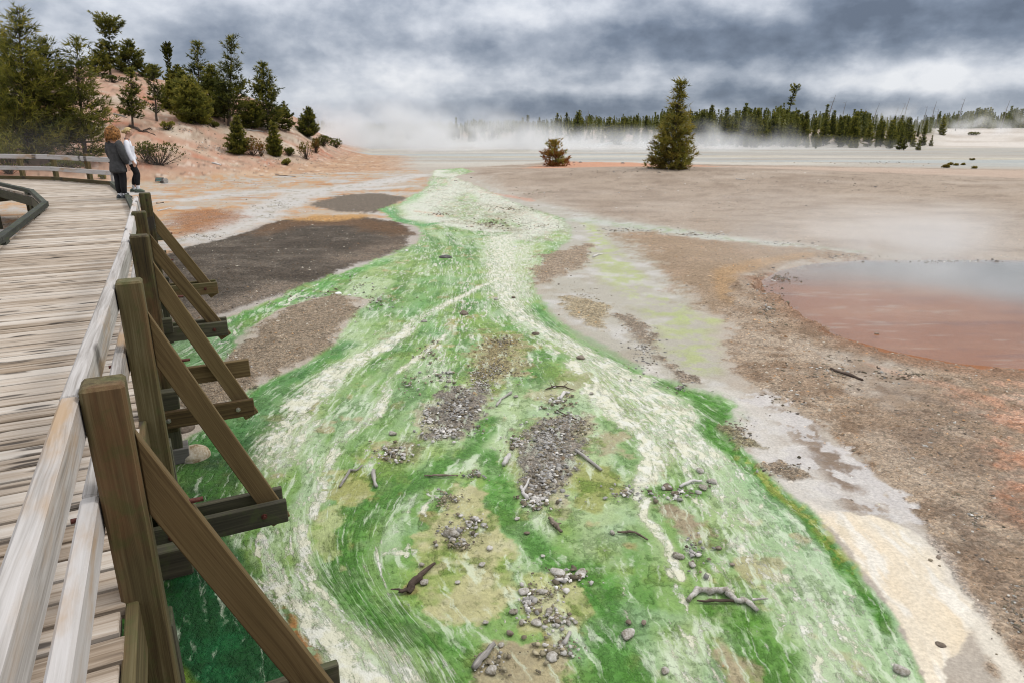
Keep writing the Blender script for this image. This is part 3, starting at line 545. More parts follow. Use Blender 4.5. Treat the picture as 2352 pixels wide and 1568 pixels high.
# water of the shallow pool: a clear sheet over its rust-coloured bed
def build_pool():
    pts = wpts([(1738, 650), (1790, 622), (1860, 606), (1980, 598), (2200, 597), (2600, 600), (3200, 640), (3200, 900), (2600, 870), (2352, 846), (2200, 834), (2050, 806), (1920, 770), (1830, 718), (1765, 685)])
    bm = bmesh.new(); vs = [bm.verts.new((p[0], p[1], -.035 + .03)) for p in pts]; f = bm.faces.new(vs); f.normal_update()
    if f.normal.z < 0: f.normal_flip()
    me = bpy.data.meshes.new('pool_water'); bm.to_mesh(me); bm.free()
    m = bpy.data.materials.new('pool_water'); m.use_nodes = True; t = NT(m.node_tree); t.n.clear(); out = t.new('ShaderNodeOutputMaterial')
    tr = t.new('ShaderNodeBsdfTransparent'); tr.inputs[0].default_value = (.93, .95, .95, 1); gl = t.new('ShaderNodeBsdfGlossy'); gl.inputs['Roughness'].default_value = .08
    fr = t.new('ShaderNodeFresnel'); fr.inputs[0].default_value = 1.33; geo = t.new('ShaderNodeNewGeometry')
    bp = t.new('ShaderNodeBump'); bp.inputs['Strength'].default_value = .35; bp.inputs['Distance'].default_value = .01
    t.link(t.noise(geo.outputs['Position'], 6, 4), bp.inputs['Height']); t.link(bp.outputs[0], gl.inputs['Normal']); t.link(bp.outputs[0], fr.inputs['Normal'])
    mx = t.new('ShaderNodeMixShader'); t.link(fr.outputs[0], mx.inputs[0]); t.link(tr.outputs[0], mx.inputs[1]); t.link(gl.outputs[0], mx.inputs[2]); t.link(mx.outputs[0], out.inputs[0])
    me.materials.append(m); o = link('pool_water', me); tag(o, kind='structure')
build_pool()

# ------------------------------------------------------------------ timber
def wood_mat(name, stops, gs=(2.2, 38, 38), knots=0.0, moss=0.0, rough=.85, stain=None, seed=0, bump=.5, rings=0.0, vary=.16):
    m = bpy.data.materials.new(name); m.use_nodes = True; t = NT(m.node_tree); b = t.n['Principled BSDF']
    tc = t.new('ShaderNodeTexCoord'); oi = t.new('ShaderNodeObjectInfo')
    off = t.new('ShaderNodeCombineXYZ'); r = oi.outputs['Random']
    for i, k in enumerate((37., 91., 53.)): t.setin(off.inputs[i], t.math('MULTIPLY', r, k))
    P = t.vmath('ADD', tc.outputs['Object'], off.outputs[0])
    S = t.vmath('MULTIPLY', P, gs)
    bend = t.noise(t.vmath('MULTIPLY', P, (1.3, 5, 5)), 1.0, 2, .5, 0, out=1)
    S2 = t.vmath('ADD', S, t.vmath('MULTIPLY', bend, (0, 1.3, 1.3)))
    g1 = t.noise(S2, 1.0, 5, .62); g2 = t.noise(t.vmath('MULTIPLY', S2, (.7, 3.1, 3.1)), 1.0, 3, .6)
    g3 = t.noise(t.vmath('MULTIPLY', S2, (.4, 7., 7.)), 1.0, 2, .5); f = t.math('ADD', t.math('ADD', t.math('MULTIPLY', g1, .52), t.math('MULTIPLY', g2, .28)), t.math('MULTIPLY', g3, .20))
    if rings:
        wv = t.new('ShaderNodeTexWave', wave_type='RINGS', rings_direction='X'); t.link(t.vmath('MULTIPLY', t.vmath('ADD', tc.outputs['Object'], t.vmath('MULTIPLY', bend, (0, .05, .05))), (.15, 1, 1)), wv.inputs['Vector'])
        wv.inputs['Scale'].default_value = rings; wv.inputs['Distortion'].default_value = 1.2; wv.inputs['Detail'].default_value = 2; wv.inputs['Detail Scale'].default_value = .8
        f = t.math('ADD', t.math('MULTIPLY', f, .62), t.math('MULTIPLY', wv.outputs['Fac'], .38))
    f = t.math('ADD', f, t.math('MULTIPLY', t.math('SUBTRACT', r, .5), vary))
    col = t.ramp(f, stops)
    h = f
    if knots:
        v = t.new('ShaderNodeTexVoronoi', voronoi_dimensions='2D'); t.link(t.vmath('ADD', t.vmath('MULTIPLY', P, (2.6, 12., 4)), t.vmath('MULTIPLY', bend, (.5, .9, .5))), v.inputs['Vector']); v.inputs['Scale'].default_value = 1.0
        sc = t.new('ShaderNodeSeparateColor'); t.link(v.outputs['Color'], sc.inputs[0])
        on = t.math('GREATER_THAN', sc.outputs[0], 1 - knots)
        kk = t.math('MULTIPLY', on, t.mrange(v.outputs['Distance'], .36, .16))
        kk = t.math('MULTIPLY', kk, t.mrange(g2, .25, .5))
        col = t.mix(t.math('MULTIPLY', kk, .9), col, (.035, .028, .024))
    if stain:
        n = t.noise(t.vmath('MULTIPLY', P, (1.1, 4, 4)), 1.0, 5, .6); col = t.mix(t.math('MULTIPLY', t.mrange(n, .5, .68), stain[3]), col, stain[:3])
    if moss:
        n = t.noise(P, 9, 5, .65); col = t.mix(t.math('MULTIPLY', t.mrange(n, .5, .66), moss), col, (.055, .075, .02))
    t.link(col, b.inputs['Base Color']); b.inputs['Roughness'].default_value = rough; b.inputs['Specular IOR Level'].default_value = .25
    bp = t.new('ShaderNodeBump'); bp.inputs['Strength'].default_value = bump; bp.inputs['Distance'].default_value = .004; t.link(h, bp.inputs['Height']); t.link(bp.outputs[0], b.inputs['Normal'])
    return m
W_DECK = wood_mat('weathered_deck', [(.24, (.10, .075, .06)), (.36, (.22, .17, .125)), (.47, (.365, .305, .25)), (.60, (.455, .405, .355)), (.78, (.52, .485, .45))], (.8, 20, 20), knots=.26, stain=(.26, .19, .13, .38), rough=.9, bump=1.0, vary=.24)
W_RAIL = wood_mat('silvered_rail', [(.25, (.09, .08, .075)), (.38, (.25, .23, .215)), (.52, (.41, .39, .38)), (.75, (.52, .50, .50))], (1.2, 22, 22), knots=.10, stain=(.34, .215, .105, .75), bump=.8)
W_POST = wood_mat('treated_post', [(.30, (.018, .012, .006)), (.42, (.052, .038, .016)), (.54, (.095, .076, .034)), (.72, (.165, .140, .078))], (1.0, 34, 34), knots=.14, stain=(.15, .075, .035, .55), rough=.8, moss=.4, bump=.8)
W_BRACE = wood_mat('treated_brace', [(.30, (.026, .015, .007)), (.42, (.070, .044, .018)), (.52, (.115, .078, .034)), (.72, (.18, .13, .062))], (.55, 34, 34), stain=(.10, .07, .028, .5), rough=.8, rings=0, bump=.3)
W_DARK = wood_mat('dark_damp_timber', [(.25, (.018, .016, .012)), (.45, (.045, .042, .028)), (.6, (.085, .078, .05)), (.8, (.14, .125, .085))], (1.5, 30, 30), moss=.4, rough=.8)
W_CURB = wood_mat('blackened_curb', [(.25, (.015, .016, .014)), (.45, (.035, .038, .032)), (.6, (.065, .07, .058)), (.8, (.12, .125, .10))], (1.5, 24, 24), moss=.55, rough=.9)
W_PALE = wood_mat('pale_weathered_block', [(.25, (.06, .055, .05)), (.5, (.14, .13, .12)), (.8, (.22, .21, .19))], (2, 30, 30))
def simple_mat(name, col, rough=.7, metal=0.0, var=.25, scale=20, bump=0.0):
    m = bpy.data.materials.new(name); m.use_nodes = True; t = NT(m.node_tree); b = t.n['Principled BSDF']
    tc = t.new('ShaderNodeTexCoord'); n = t.noise(tc.outputs['Object'], scale, 5, .6)
    t.link(t.mix(t.mrange(n, .3, .7), tuple(c * (1 - var) for c in col), tuple(min(c * (1 + var), .9) for c in col)), b.inputs['Base Color'])
    b.inputs['Roughness'].default_value = rough; b.inputs['Metallic'].default_value = metal; b.inputs['Specular IOR Level'].default_value = .3
    if bump:
        bp = t.new('ShaderNodeBump'); bp.inputs['Strength'].default_value = bump; bp.inputs['Distance'].default_value = .01; t.link(n, bp.inputs['Height']); t.link(bp.outputs[0], b.inputs['Normal'])
    return m
M_BOLT = simple_mat('rusty_bolt', (.10, .035, .028), .55, .6, .4, 60)
M_STEEL = simple_mat('bright_bolt_end', (.35, .33, .30), .4, .8, .2, 60)

# ------------------------------------------------------------------ boardwalk
DZ = 1.25                                         # top of the deck
PT = 2.13
POSTS = [onz(*p, PT)[:2] for p in [(235, 872), (295, 640), (319, 541), (318, 485), (332, 445)]]
u_ = POSTS[3] - POSTS[0]; u_ = u_ / np.linalg.norm(u_); n_ = np.array([u_[1], -u_[0]])      # u along the walk, n outward
P0 = POSTS[0] - u_ * 1.95
v3 = lambda p, z: Vector((float(p[0]), float(p[1]), float(z)))
deck = [POSTS[0] - u_ * 6, *POSTS, onz(297, 456, DZ)[:2] + n_ * .05, onz(262, 428, DZ)[:2], onz(250, 424, DZ)[:2], onz(121, 414, DZ)[:2], onz(0, 410, DZ)[:2], np.array([-32., 28.0]),
        np.array([-32., 24.5]), onz(0, 432, DZ)[:2], onz(75, 450, DZ)[:2], onz(107, 481, DZ)[:2], onz(0, 570, DZ)[:2], onz(0, 570, DZ)[:2] - u_ * 15]
for i in range(0, 6): deck[i] = deck[i] - n_ * .064
bw = empty('boardwalk', v3(POSTS[2], 0)); tag(bw, 'long weathered grey plank boardwalk curving left beside the green stream', 'boardwalk')
BO = Vector(bw.location)
def build_planks():
    S = np.array([[p @ u_, p @ n_] for p in deck]); pitch = .152; s0 = S[:, 0].min()
    def cuts(s):
        r = []
        for i in range(len(S)):
            a, b = S[i], S[(i + 1) % len(S)]
            if (a[0] > s) != (b[0] > s): r.append(a[1] + (s - a[0]) / (b[0] - a[0]) * (b[1] - a[1]))
        return sorted(r)
    k = 0; s = max(s0 + .02, (POSTS[0] @ u_) - 4.2)
    while s < S[:, 0].max() - .05:
        w = pitch - random.uniform(.018, .028); m = cuts(s + w / 2); c0 = cuts(s + .002); c1 = cuts(s + w - .002)
        for j in range(0, len(m) - 1, 2):
            q0 = c0 if len(c0) == len(m) else m; q1 = c1 if len(c1) == len(m) else m
            a0, b0, a1, b1 = q0[j], q0[j + 1], q1[j], q1[j + 1]
            e = random.uniform(-.012, .012); a0 += e; a1 += e; e = random.uniform(-.012, .012); b0 += e; b1 += e
            ct = (a0 + b0 + a1 + b1) / 4; cs = s + w / 2
            if max(b0 - a0, b1 - a1) < .1: continue
            bm = bmesh.new(); t = .055; vv = []
            for z in (-t, 0):
                for (tt, ss) in ((a0, -w / 2), (b0, -w / 2), (b1, w / 2), (a1, w / 2)): vv.append(bm.verts.new((tt - ct, ss, z + random.uniform(-.0015, .0015))))
            for f in ((3, 2, 1, 0), (4, 5, 6, 7), (0, 1, 5, 4), (1, 2, 6, 5), (2, 3, 7, 6), (3, 0, 4, 7)): bm.faces.new([vv[i] for i in f])
            bmesh.ops.bevel(bm, geom=[e for e in bm.edges if e.verts[0].co.z > -.01 and e.verts[1].co.z > -.01], offset=.005, segments=1, affect='EDGES')
            me = bpy.data.meshes.new('plank'); bm.to_mesh(me); bm.free(); me.materials.append(W_DECK)
            c = u_ * cs + n_ * ct
            o = link('plank', me, bw, v3(c, DZ + random.uniform(-.004, .003)) - BO, (random.uniform(-.006, .006), 0, math.atan2(n_[1], n_[0]))); k += 1
        s += pitch
build_planks()
def mk(name, a, b, w, h, mat, par=bw, up=(0, 0, 1), bev=.006, jit=.0): return beam(name, a, b, w, h, mat, par, up, bev, jit)
# inner curb and the timbers below it
inner = [onz(0, 570, DZ)[:2] - u_ * 12, onz(0, 570, DZ)[:2], onz(107, 481, DZ)[:2], onz(75, 450, DZ)[:2], onz(0, 432, DZ)[:2], np.array([-32., 24.5])]
for a, b in zip(inner, inner[1:]):
    d = (b - a) / np.linalg.norm(b - a); L = np.linalg.norm(b - a); k = max(1, int(L / 3.2)); nn = np.array([-d[1], d[0]])
    for i in range(k):
        p, q = a + d * (L * i / k - .02 * (i == 0)), a + d * (L * (i + 1) / k + .03 * (i == k - 1))
        mk('curb', v3(p + d * .004 * (i > 0), DZ + .115), v3(q, DZ + .115), .11, .10, W_CURB, jit=.006)
        mk('curb_block', v3(p + d * .3, DZ + .03), v3(p + d * .6, DZ + .03), .09, .06, W_CURB)
    mk('fascia_board', v3(a + nn * .02, DZ - .16), v3(b + nn * .02, DZ - .16), .05, .23, W_DARK)
    for i in range(max(1, int(L / 2.4))):
        p = a + d * (.5 + i * 2.4) - nn * .12; g = float(terrain(p[0], p[1]))
        mk('pile', v3(p, g - .1), v3(p, DZ - .30), .14, .14, W_DARK, up=(1, 0, 0))
        mk('cross_beam', v3(p - nn * .05, DZ - .37), v3(p - nn * 2.1, DZ - .37), .09, .16, W_DARK)
# stringers
outer = [POSTS[0] - u_ * 5, POSTS[4] - n_ * .2]
for off in (.22, 1.15, 2.05):
    a = POSTS[0] - u_ * 5 - n_ * off; b = POSTS[4] - n_ * off + u_ * 3
    mk('stringer', v3(a, DZ - .155), v3(b, DZ - .155), .09, .22, W_DARK)
out2 = [POSTS[4] + u_ * .12 - n_ * .0, onz(297, 456, DZ)[:2] - n_ * .05, onz(262, 428, DZ)[:2] - n_ * .05]
for a, b in zip(out2, out2[1:]):
    mk('curb', v3(a, DZ + .075), v3(b, DZ + .075), .10, .13, W_CURB, jit=.006)
    mk('fascia_board', v3(a, DZ - .16), v3(b, DZ - .16), .05, .22, W_DARK)
for q in (out2[1], out2[2]):
    mk('pile', v3(q - n_ * .15, 0), v3(q - n_ * .15, DZ - .05), .14, .14, W_DARK, up=(1, 0, 0))

# ------------------------------------------------------------------ the braced railing along the stream
rl = empty('railing', v3(POSTS[2], 0)); tag(rl, 'braced timber railing with brown posts and silvery rails along the stream', 'railing')
def bolt(parent, loc, axis, L=.05, r=.011, mat=M_BOLT):
    o = link('bolt', cyl_mesh('bolt', r, L, mat), parent)
    q = Vector(axis).to_track_quat('Z', 'Y'); pm = parent.matrix_basis if parent.parent is None else Matrix.Translation(parent.parent.location) @ parent.matrix_basis
    o.matrix_basis = pm.inverted() @ Matrix.LocRotScale(Vector(loc), q, None)
    w = link('nut', cyl_mesh('nut', r * 2.0, .012, mat, 6), parent); w.matrix_basis = pm.inverted() @ Matrix.LocRotScale(Vector(loc) - Vector(axis).normalized() * (L * .22), q, None)
    return o
n3 = Vector((n_[0], n_[1], 0)); u3 = Vector((u_[0], u_[1], 0))
bents = [P0, *POSTS]
beamz = [(.42, .42), (.42, .42), (.42, .42), (.50, .82), (.76, .76), (.78, .78)]
for i, p in enumerate(bents):
    lean = random.uniform(-.012, .012)
    zb = min(beamz[i]) - .14
    po = mk('post', v3(p, zb), v3(p + u_ * lean, PT + random.uniform(-.008, .012)), .142, .142, W_POST, rl, up=tuple(n3), bev=.012)
    po['label'] = ['', 'nearest squat brown post', '', '', '', ''][i] if i == 1 else ''
    if not po['label']: del po['label']
    # pile under the post
    mk('pile', v3(p - n_ * .0 + u_ * .15, -.12), v3(p + u_ * .15, DZ - .27), .15, .15, W_DARK, bw, up=tuple(n3))
    # pair of outrigger boards and the brace held between them
    for sgn, zz in ((-1, beamz[i][0]), (1, beamz[i][1])):
        a = v3(p - n_ * 1.9 + u_ * sgn * .098, zz); b = v3(p + n_ * random.uniform(.72, .75) + u_ * sgn * .098, zz)
        ob = mk('outrigger_beam', a, b, .048, .165, [W_DARK, W_DARK, W_DARK, W_BRACE, W_DARK, W_POST][i], rl, jit=.003)
        for L in (.58, .0):
            bolt(ob, v3(p + n_ * L + u_ * (-.13), zz) if sgn < 0 else v3(p + n_ * L + u_ * .13, zz), -u3 if sgn < 0 else u3, .03, .011, M_STEEL if i == 3 else M_BOLT)
    z1 = 1.80; zl = min(beamz[i]) - .16; hw = .068; th = .052
    a = np.array([.075, z1 - .06]); L1 = .70; b = np.array([L1, zl + .03]); d = (b - a) / np.linalg.norm(b - a); nn = np.array([-d[1], d[0]])
    if nn[1] < 0: nn = -nn
    # profile in (outward, z): top end cut plumb against the post
    pf = []
    for off in (hw, -hw):
        c = a + nn * off; tt = (.073 - c[0]) / d[0]; pf.append(c + d * tt)
    pf = [pf[0], pf[1], b - nn * hw, b + nn * hw]
    bm = bmesh.new(); vs = []
    org = (a + b) / 2
    for s in (-th / 2, th / 2):
        for q in pf:
            e = q - org; vs.append(bm.verts.new((e @ d, s, e @ nn)))
    for f in ((0, 1, 2, 3), (7, 6, 5, 4), (0, 4, 5, 1), (1, 5, 6, 2), (2, 6, 7, 3), (3, 7, 4, 0)): bm.faces.new([vs[k] for k in f])
    bmesh.ops.recalc_face_normals(bm, faces=bm.faces[:]); bmesh.ops.bevel(bm, geom=bm.edges[:], offset=.005, segments=1, affect='EDGES')
    me = bpy.data.meshes.new('brace'); bm.to_mesh(me); bm.free(); me.materials.append(W_BRACE)
    br = link('brace', me, rl); X = n3 * d[0] + Vector((0, 0, d[1])); Zv = n3 * nn[0] + Vector((0, 0, nn[1])); Yv = Zv.cross(X)
    M = Matrix((X, Yv, Zv)).transposed().to_4x4(); M.translation = v3(p, 0) + n3 * org[0] + Vector((0, 0, org[1])) - Vector(rl.location); br.matrix_basis = M
    bolt(br, v3(p + n_ * .215, 1.58), n3, .10, .010)
    if i == 1:
        nl = link('nail', cyl_mesh('nail', .003, .05, M_STEEL, 6), po); pm = Matrix.Translation(rl.location) @ po.matrix_basis
        nl.matrix_basis = pm.inverted() @ Matrix.LocRotScale(v3(p - u_ * .075 - n_ * .03, 1.64), n3.to_track_quat('Z', 'Y'), None)
    bolt(po, v3(p - n_ * .165, 1.60), -n3, .04, .01)
runs = [(P0 - u_ * 2.6, POSTS[0] - u_ * .02), (POSTS[0] - u_ * .015, POSTS[2] - u_ * .03), (POSTS[2] - u_ * .025, POSTS[4] + u_ * .12)]
mk('fascia_board', v3(P0 - u_ * 3 - n_ * .045, DZ - .125), v3(POSTS[4] + u_ * .2 - n_ * .045, DZ - .125), .045, .24, W_POST)
for k, (a, b) in enumerate(runs):
    o = -n_ * (.075 + .031 + (.004, .0, .003)[k])
    mk('rail', v3(a + o, 2.09 - .078), v3(b + o, 2.09 - .078), .062, .156, W_RAIL, rl, bev=.010, jit=.004)
    mk('rail', v3(a + o, 1.70 - .078), v3(b + o, 1.70 - .078), .062, .156, W_RAIL, rl, bev=.010, jit=.004)

# ------------------------------------------------------------------ back railing where the walk turns
rb = empty('railing', v3(onz(121, 414, DZ), DZ)); tag(rb, 'low grey two rail railing at the back of the boardwalk under the pines', 'railing')
bl = [np.array([-32., 27.6]), onz(0, 411, DZ)[:2], onz(121, 415, DZ)[:2], onz(266, 428, DZ)[:2]]
for a, b in zip(bl[1:], bl[2:]) if False else ((bl[0], bl[2]), (bl[2], bl[3])):
    d = (b - a) / np.linalg.norm(b - a); nn = np.array([-d[1], d[0]])
    for z, h, mat in ((.84, .15, W_RAIL), (.45, .135, W_RAIL)): mk('rail', v3(a, DZ + z - h / 2), v3(b + d * .02, DZ + z - h / 2), .05, h, mat, rb, bev=.008, jit=.004)
    mk('curb', v3(a, DZ + .072), v3(b, DZ + .072), .09, .11, W_POST, rb, bev=.008, jit=.004)
for px, py in ((-70, 409), (48, 411), (125, 415), (203, 421)):
    p = onz(px, py, DZ)[:2] + np.array([.02, .11]); mk('post', v3(p, DZ - .3), v3(p, DZ + .90), .13, .13, W_POST, rb, up=(.3, .95, 0), bev=.01)
    mk('pile', v3(p, float(terrain(p[0], p[1])) - .1), v3(p, DZ - .31), .13, .13, W_DARK, bw, up=(.3, .95, 0))
pe = onz(262, 424, DZ)[:2]; mk('post', v3(pe, DZ + .02), v3(pe, DZ + .5), .09, .09, W_RAIL, rb, up=(.3, .95, 0))
fb = empty('footing_block', v3(POSTS[2] + u_ * .15, 0)); tag(fb, 'pale wooden block under the dark pile beside the rounded stone', 'block')
p = POSTS[2] + u_ * .15 + n_ * .0
beam('block', v3(p - n_ * .2, .06), v3(p + n_ * .12, .06), .20, .15, W_PALE, fb)

# ------------------------------------------------------------------ trees
def needle_mat():
    m = bpy.data.materials.new('pine_needles'); m.use_nodes = True; t = NT(m.node_tree); b = t.n['Principled BSDF']
    a = t.new('ShaderNodeAttribute', attribute_name='tint'); r = t.new('ShaderNodeAttribute', attribute_name='rust'); oi = t.new('ShaderNodeObjectInfo')
    f = t.math('ADD', a.outputs['Fac'], t.math('MULTIPLY', t.math('SUBTRACT', oi.outputs['Random'], .5), .25))
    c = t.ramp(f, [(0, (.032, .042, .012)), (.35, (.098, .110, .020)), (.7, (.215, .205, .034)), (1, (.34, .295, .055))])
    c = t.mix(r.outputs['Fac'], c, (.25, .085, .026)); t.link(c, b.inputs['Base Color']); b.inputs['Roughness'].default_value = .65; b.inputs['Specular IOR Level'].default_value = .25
    tl = t.new('ShaderNodeBsdfTranslucent'); t.link(c, tl.inputs[0]); ms = t.new('ShaderNodeMixShader'); ms.inputs[0].default_value = .38; o_ = [n for n in t.n if n.type == 'OUTPUT_MATERIAL'][0]; t.link(b.outputs[0], ms.inputs[1]); t.link(tl.outputs[0], ms.inputs[2]); t.link(ms.outputs[0], o_.inputs[0])
    return m
M_NEEDLE = needle_mat()
M_BARK = simple_mat('pine_bark', (.075, .058, .046), .9, 0, .4, 12, .5)
M_DEADW = simple_mat('dead_wood', (.20, .18, .165), .9, 0, .3, 12, .4)
def tube(path, radii, n=5):
    path = np.asarray(path, float); V = []; F = []
    for i, p in enumerate(path):
        d = path[min(i + 1, len(path) - 1)] - path[max(i - 1, 0)]; d = d / (np.linalg.norm(d) + 1e-9)
        a = np.cross(d, [0, 0, 1.]); 
        if np.linalg.norm(a) < .2: a = np.cross(d, [1., 0, 0])
        a /= np.linalg.norm(a); b = np.cross(d, a)
        for k in range(n):
            w = 2 * math.pi * k / n; V.append(p + radii[i] * (a * math.cos(w) + b * math.sin(w)))
    for i in range(len(path) - 1):
        for k in range(n): F.append((i * n + k, i * n + (k + 1) % n, (i + 1) * n + (k + 1) % n, (i + 1) * n + k))
    return np.array(V), np.array(F)
def join(parts):
    V = []; F = []; o = 0
    for v, f in parts: V.append(v); F.append(f + o); o += len(v)
    return np.concatenate(V), np.concatenate(F)
PROF = {'cone': lambda t: (1 - t) ** .85 * (.55 + .45 * np.minimum(1, t / .12)) + .03, 'full': lambda t: (1 - t ** 1.6) * (.7 + .3 * np.minimum(1, t / .15)) + .02, 'column': lambda t: .75 * (1 - t) ** .45 * (.6 + .4 * np.minimum(1, t / .2)) + .02,
        'flat': lambda t: np.where(t > .72, .9 * (1 - ((t - .85) / .16) ** 2 * .6), .25 + .35 * np.abs(np.sin(t * 11))), 'bush': lambda t: np.sqrt(np.maximum(0, 1 - t ** 2)) + .05,
        'spire': lambda t: np.where(t > .62, .30 * (1 - t) / .38 + .03, .30 + .70 * (np.maximum(.62 - t, 0) / .62) ** .75)}
def conifer(h, rad, shape='cone', bare=.08, seed=1, tuft=.30, whorls=None, per=7, rust=0.0, lean=(0, 0), k=5, needw=.075, gap=.12, upt=.55, bark=None, tr=None, tint=.42):
    rg = np.random.default_rng(seed); prof = PROF[shape]
    nw = whorls or int(max(9, h * (1 - bare) / (tuft * .80))); P = []; D = []; T = []; RU = []; sticks = []
    L = np.array([lean[0], lean[1], 0.])
    if shape == 'bush':
        nl = 9; lc = [(rg.uniform(-.62, .62) * rad, rg.uniform(-.5, .5) * rad, h * rg.uniform(.25, .62), rg.uniform(.30, .55)) for _ in range(nl)]
        nt = int((46 if gap < .2 else 30 if gap < .4 else 20) * nl * (1.0 if rad > .8 else .6))
        for _ in range(nt):
            cx_, cy_, cz_, q_ = lc[rg.integers(0, nl)]; d = rg.normal(0, 1, 3); d /= np.linalg.norm(d); d[2] = abs(d[2]) * 1.0 if rg.uniform() < .75 else d[2]; e = rg.uniform(.72, 1.05)
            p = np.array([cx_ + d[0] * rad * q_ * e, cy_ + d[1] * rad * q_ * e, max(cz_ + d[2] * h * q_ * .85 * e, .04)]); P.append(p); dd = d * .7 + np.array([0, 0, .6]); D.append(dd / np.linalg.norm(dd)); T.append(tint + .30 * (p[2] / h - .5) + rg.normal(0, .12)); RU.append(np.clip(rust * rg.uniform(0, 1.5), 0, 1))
            if rg.uniform() < .18: sticks.append(tube([[0, 0, -.05], [p[0] * .5, p[1] * .5, p[2] * .4], p], [.02, .014, .006], 3))
        nw = 0
    for i in range(nw):
        t = (i + rg.uniform(0, .8)) / nw; z0_ = h * (bare + (1 - bare) * t); r0 = rad * float(prof(np.array(t)))
        nb = max(3, int(per * (.55 + .6 * r0 / rad))); ph = rg.uniform(0, 6.28)
        for j in range(nb):
            if rg.uniform() < gap: continue
            az = ph + 6.283 * j / nb + rg.normal(0, .25); r = r0 * rg.uniform(.62, 1.18)
            if r < .06: r = .06
            z = z0_ + rg.normal(0, .55) * h * (1 - bare) / nw * (t < .93)
            dx, dy = math.cos(az), math.sin(az); slope = .05 + .5 * t - .12 * rg.uniform()
            base = L * z + np.array([0, 0, z]); path = []
            for q in (0, .35, .7, 1.0): path.append(base + np.array([dx * r * q, dy * r * q, r * (slope * q - .10 * math.sin(q * 2.6) * (1 - t) + .28 * q * q)]))
            path = np.array(path); sticks.append(tube(path, [.012 * h / 6 + .01 * r, .014, .009, .004], 3))
            m = max(2, int(r / (tuft * .55))); clump = rg.uniform(-.22, .22); ru = rust * (rg.uniform() < .75)
            for q in np.linspace(.30 if r > tuft * 2 else .1, 1.0, m):
                w = min(2, int(q * 3)); p = path[w] + (path[w + 1] - path[w]) * ((q - (0, .35, .7)[w]) / (.35, .35, .30)[w])
                for s in range(3 if q < .95 else 2):
                    side = rg.normal(0, .5); d = np.array([dx * (.55 + .5 * q) - dy * side, dy * (.55 + .5 * q) + dx * side, upt * rg.uniform(.5, 1.5)])
                    P.append(p + np.array([-dy, dx, 0]) * side * tuft * 1.3 * (q < .95) + rg.normal(0, tuft * .22, 3)); D.append(d / np.linalg.norm(d))
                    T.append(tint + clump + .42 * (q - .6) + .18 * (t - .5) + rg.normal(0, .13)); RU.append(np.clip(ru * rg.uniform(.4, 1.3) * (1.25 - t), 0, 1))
    z = h; 
    for s in range(4 if shape != 'bush' else 0): P.append(L * h + np.array([0, 0, h * (1 - .03 * s) - tuft * .5])); D.append(np.array([0, 0, 1.])); T.append(tint + .1); RU.append(0)
    P = np.array(P); D = np.array(D); T = np.array(T); RU = np.array(RU); M = len(P)
    d = D[:, None, :] + rg.normal(0, .50, (M, k, 3)); d /= np.linalg.norm(d, axis=2, keepdims=True)
    side = np.cross(d, rg.normal(0, 1, (M, k, 3))); side /= np.linalg.norm(side, axis=2, keepdims=True) + 1e-9
    ln = tuft * rg.uniform(.7, 1.15, (M, k, 1)); o = P[:, None, :] + d * ln * rg.uniform(-.15, .25, (M, k, 1))
    V = np.stack([o - side * needw * .5, o + side * needw * .5, o + d * ln], 2).reshape(-1, 3); F = np.arange(len(V)).reshape(-1, 3)
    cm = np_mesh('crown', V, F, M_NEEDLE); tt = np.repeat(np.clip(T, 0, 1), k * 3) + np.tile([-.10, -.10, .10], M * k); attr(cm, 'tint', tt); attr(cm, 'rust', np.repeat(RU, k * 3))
    tr = tr or .017 * h + .02; zz = np.linspace(-.25, h * (.97 if shape != 'bush' else .4), 7)
    tk = tube([L * q + np.array([rg.normal(0, .012) * h * .4, rg.normal(0, .012) * h * .4, q]) for q in zz], [tr * (1.25 if i == 0 else 1) * (1 - .92 * i / 6) for i in range(7)], 7)
    tv, tf = join([tk] + sticks); tm = np_mesh('trunk', tv, tf, bark or M_BARK)
    return cm, tm
def tree_at(name, cm, tm, loc, rz, label, cat, group=None):
    e = empty(name, loc, rz); tag(e, label, cat, group); link('crown', cm, e); link('trunk', tm, e); return e
SEED = [100]
def hero(bx, by, tx, ty, wpx, shape, label, name='pine_tree', cat='pine tree', group=None, **kw):
    p = hit(bx, by); d = ray(tx, ty); d = d / d[1]; zt = CAMZ + d[2] * p[1]; h = max(zt - p[2], .15)
    lean = (d[0] * p[1] - p[0]) / h; SEED[0] += 7
    rad = wpx * p[1] / 1644.; sc = p[1] / 1644.
    kw.setdefault('tuft', max(.10, min(.36, h * .055 + .03))); kw.setdefault('needw', max(.03, 2.0 * sc * 1.15 * .8))
    cm, tm = conifer(h, rad, shape, seed=SEED[0], lean=(lean, 0), **kw)
    return tree_at(name, cm, tm, (p[0], p[1], p[2] - .03), 0, label, cat, group)
HG = 'pines on the pink hillside'
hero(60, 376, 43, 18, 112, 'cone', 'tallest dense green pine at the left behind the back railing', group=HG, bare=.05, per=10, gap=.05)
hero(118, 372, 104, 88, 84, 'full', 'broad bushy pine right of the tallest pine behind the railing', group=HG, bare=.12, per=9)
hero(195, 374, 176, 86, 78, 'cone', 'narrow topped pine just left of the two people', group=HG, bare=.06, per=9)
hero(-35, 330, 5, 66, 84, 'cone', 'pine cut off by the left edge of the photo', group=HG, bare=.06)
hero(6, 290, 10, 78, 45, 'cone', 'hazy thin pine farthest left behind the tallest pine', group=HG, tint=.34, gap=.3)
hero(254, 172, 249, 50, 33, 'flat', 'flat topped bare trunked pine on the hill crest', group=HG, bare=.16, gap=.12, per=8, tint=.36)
hero(226, 176, 232, 96, 26, 'full', 'low leaning pine beneath the flat topped pine', group=HG, gap=.25, tint=.36)
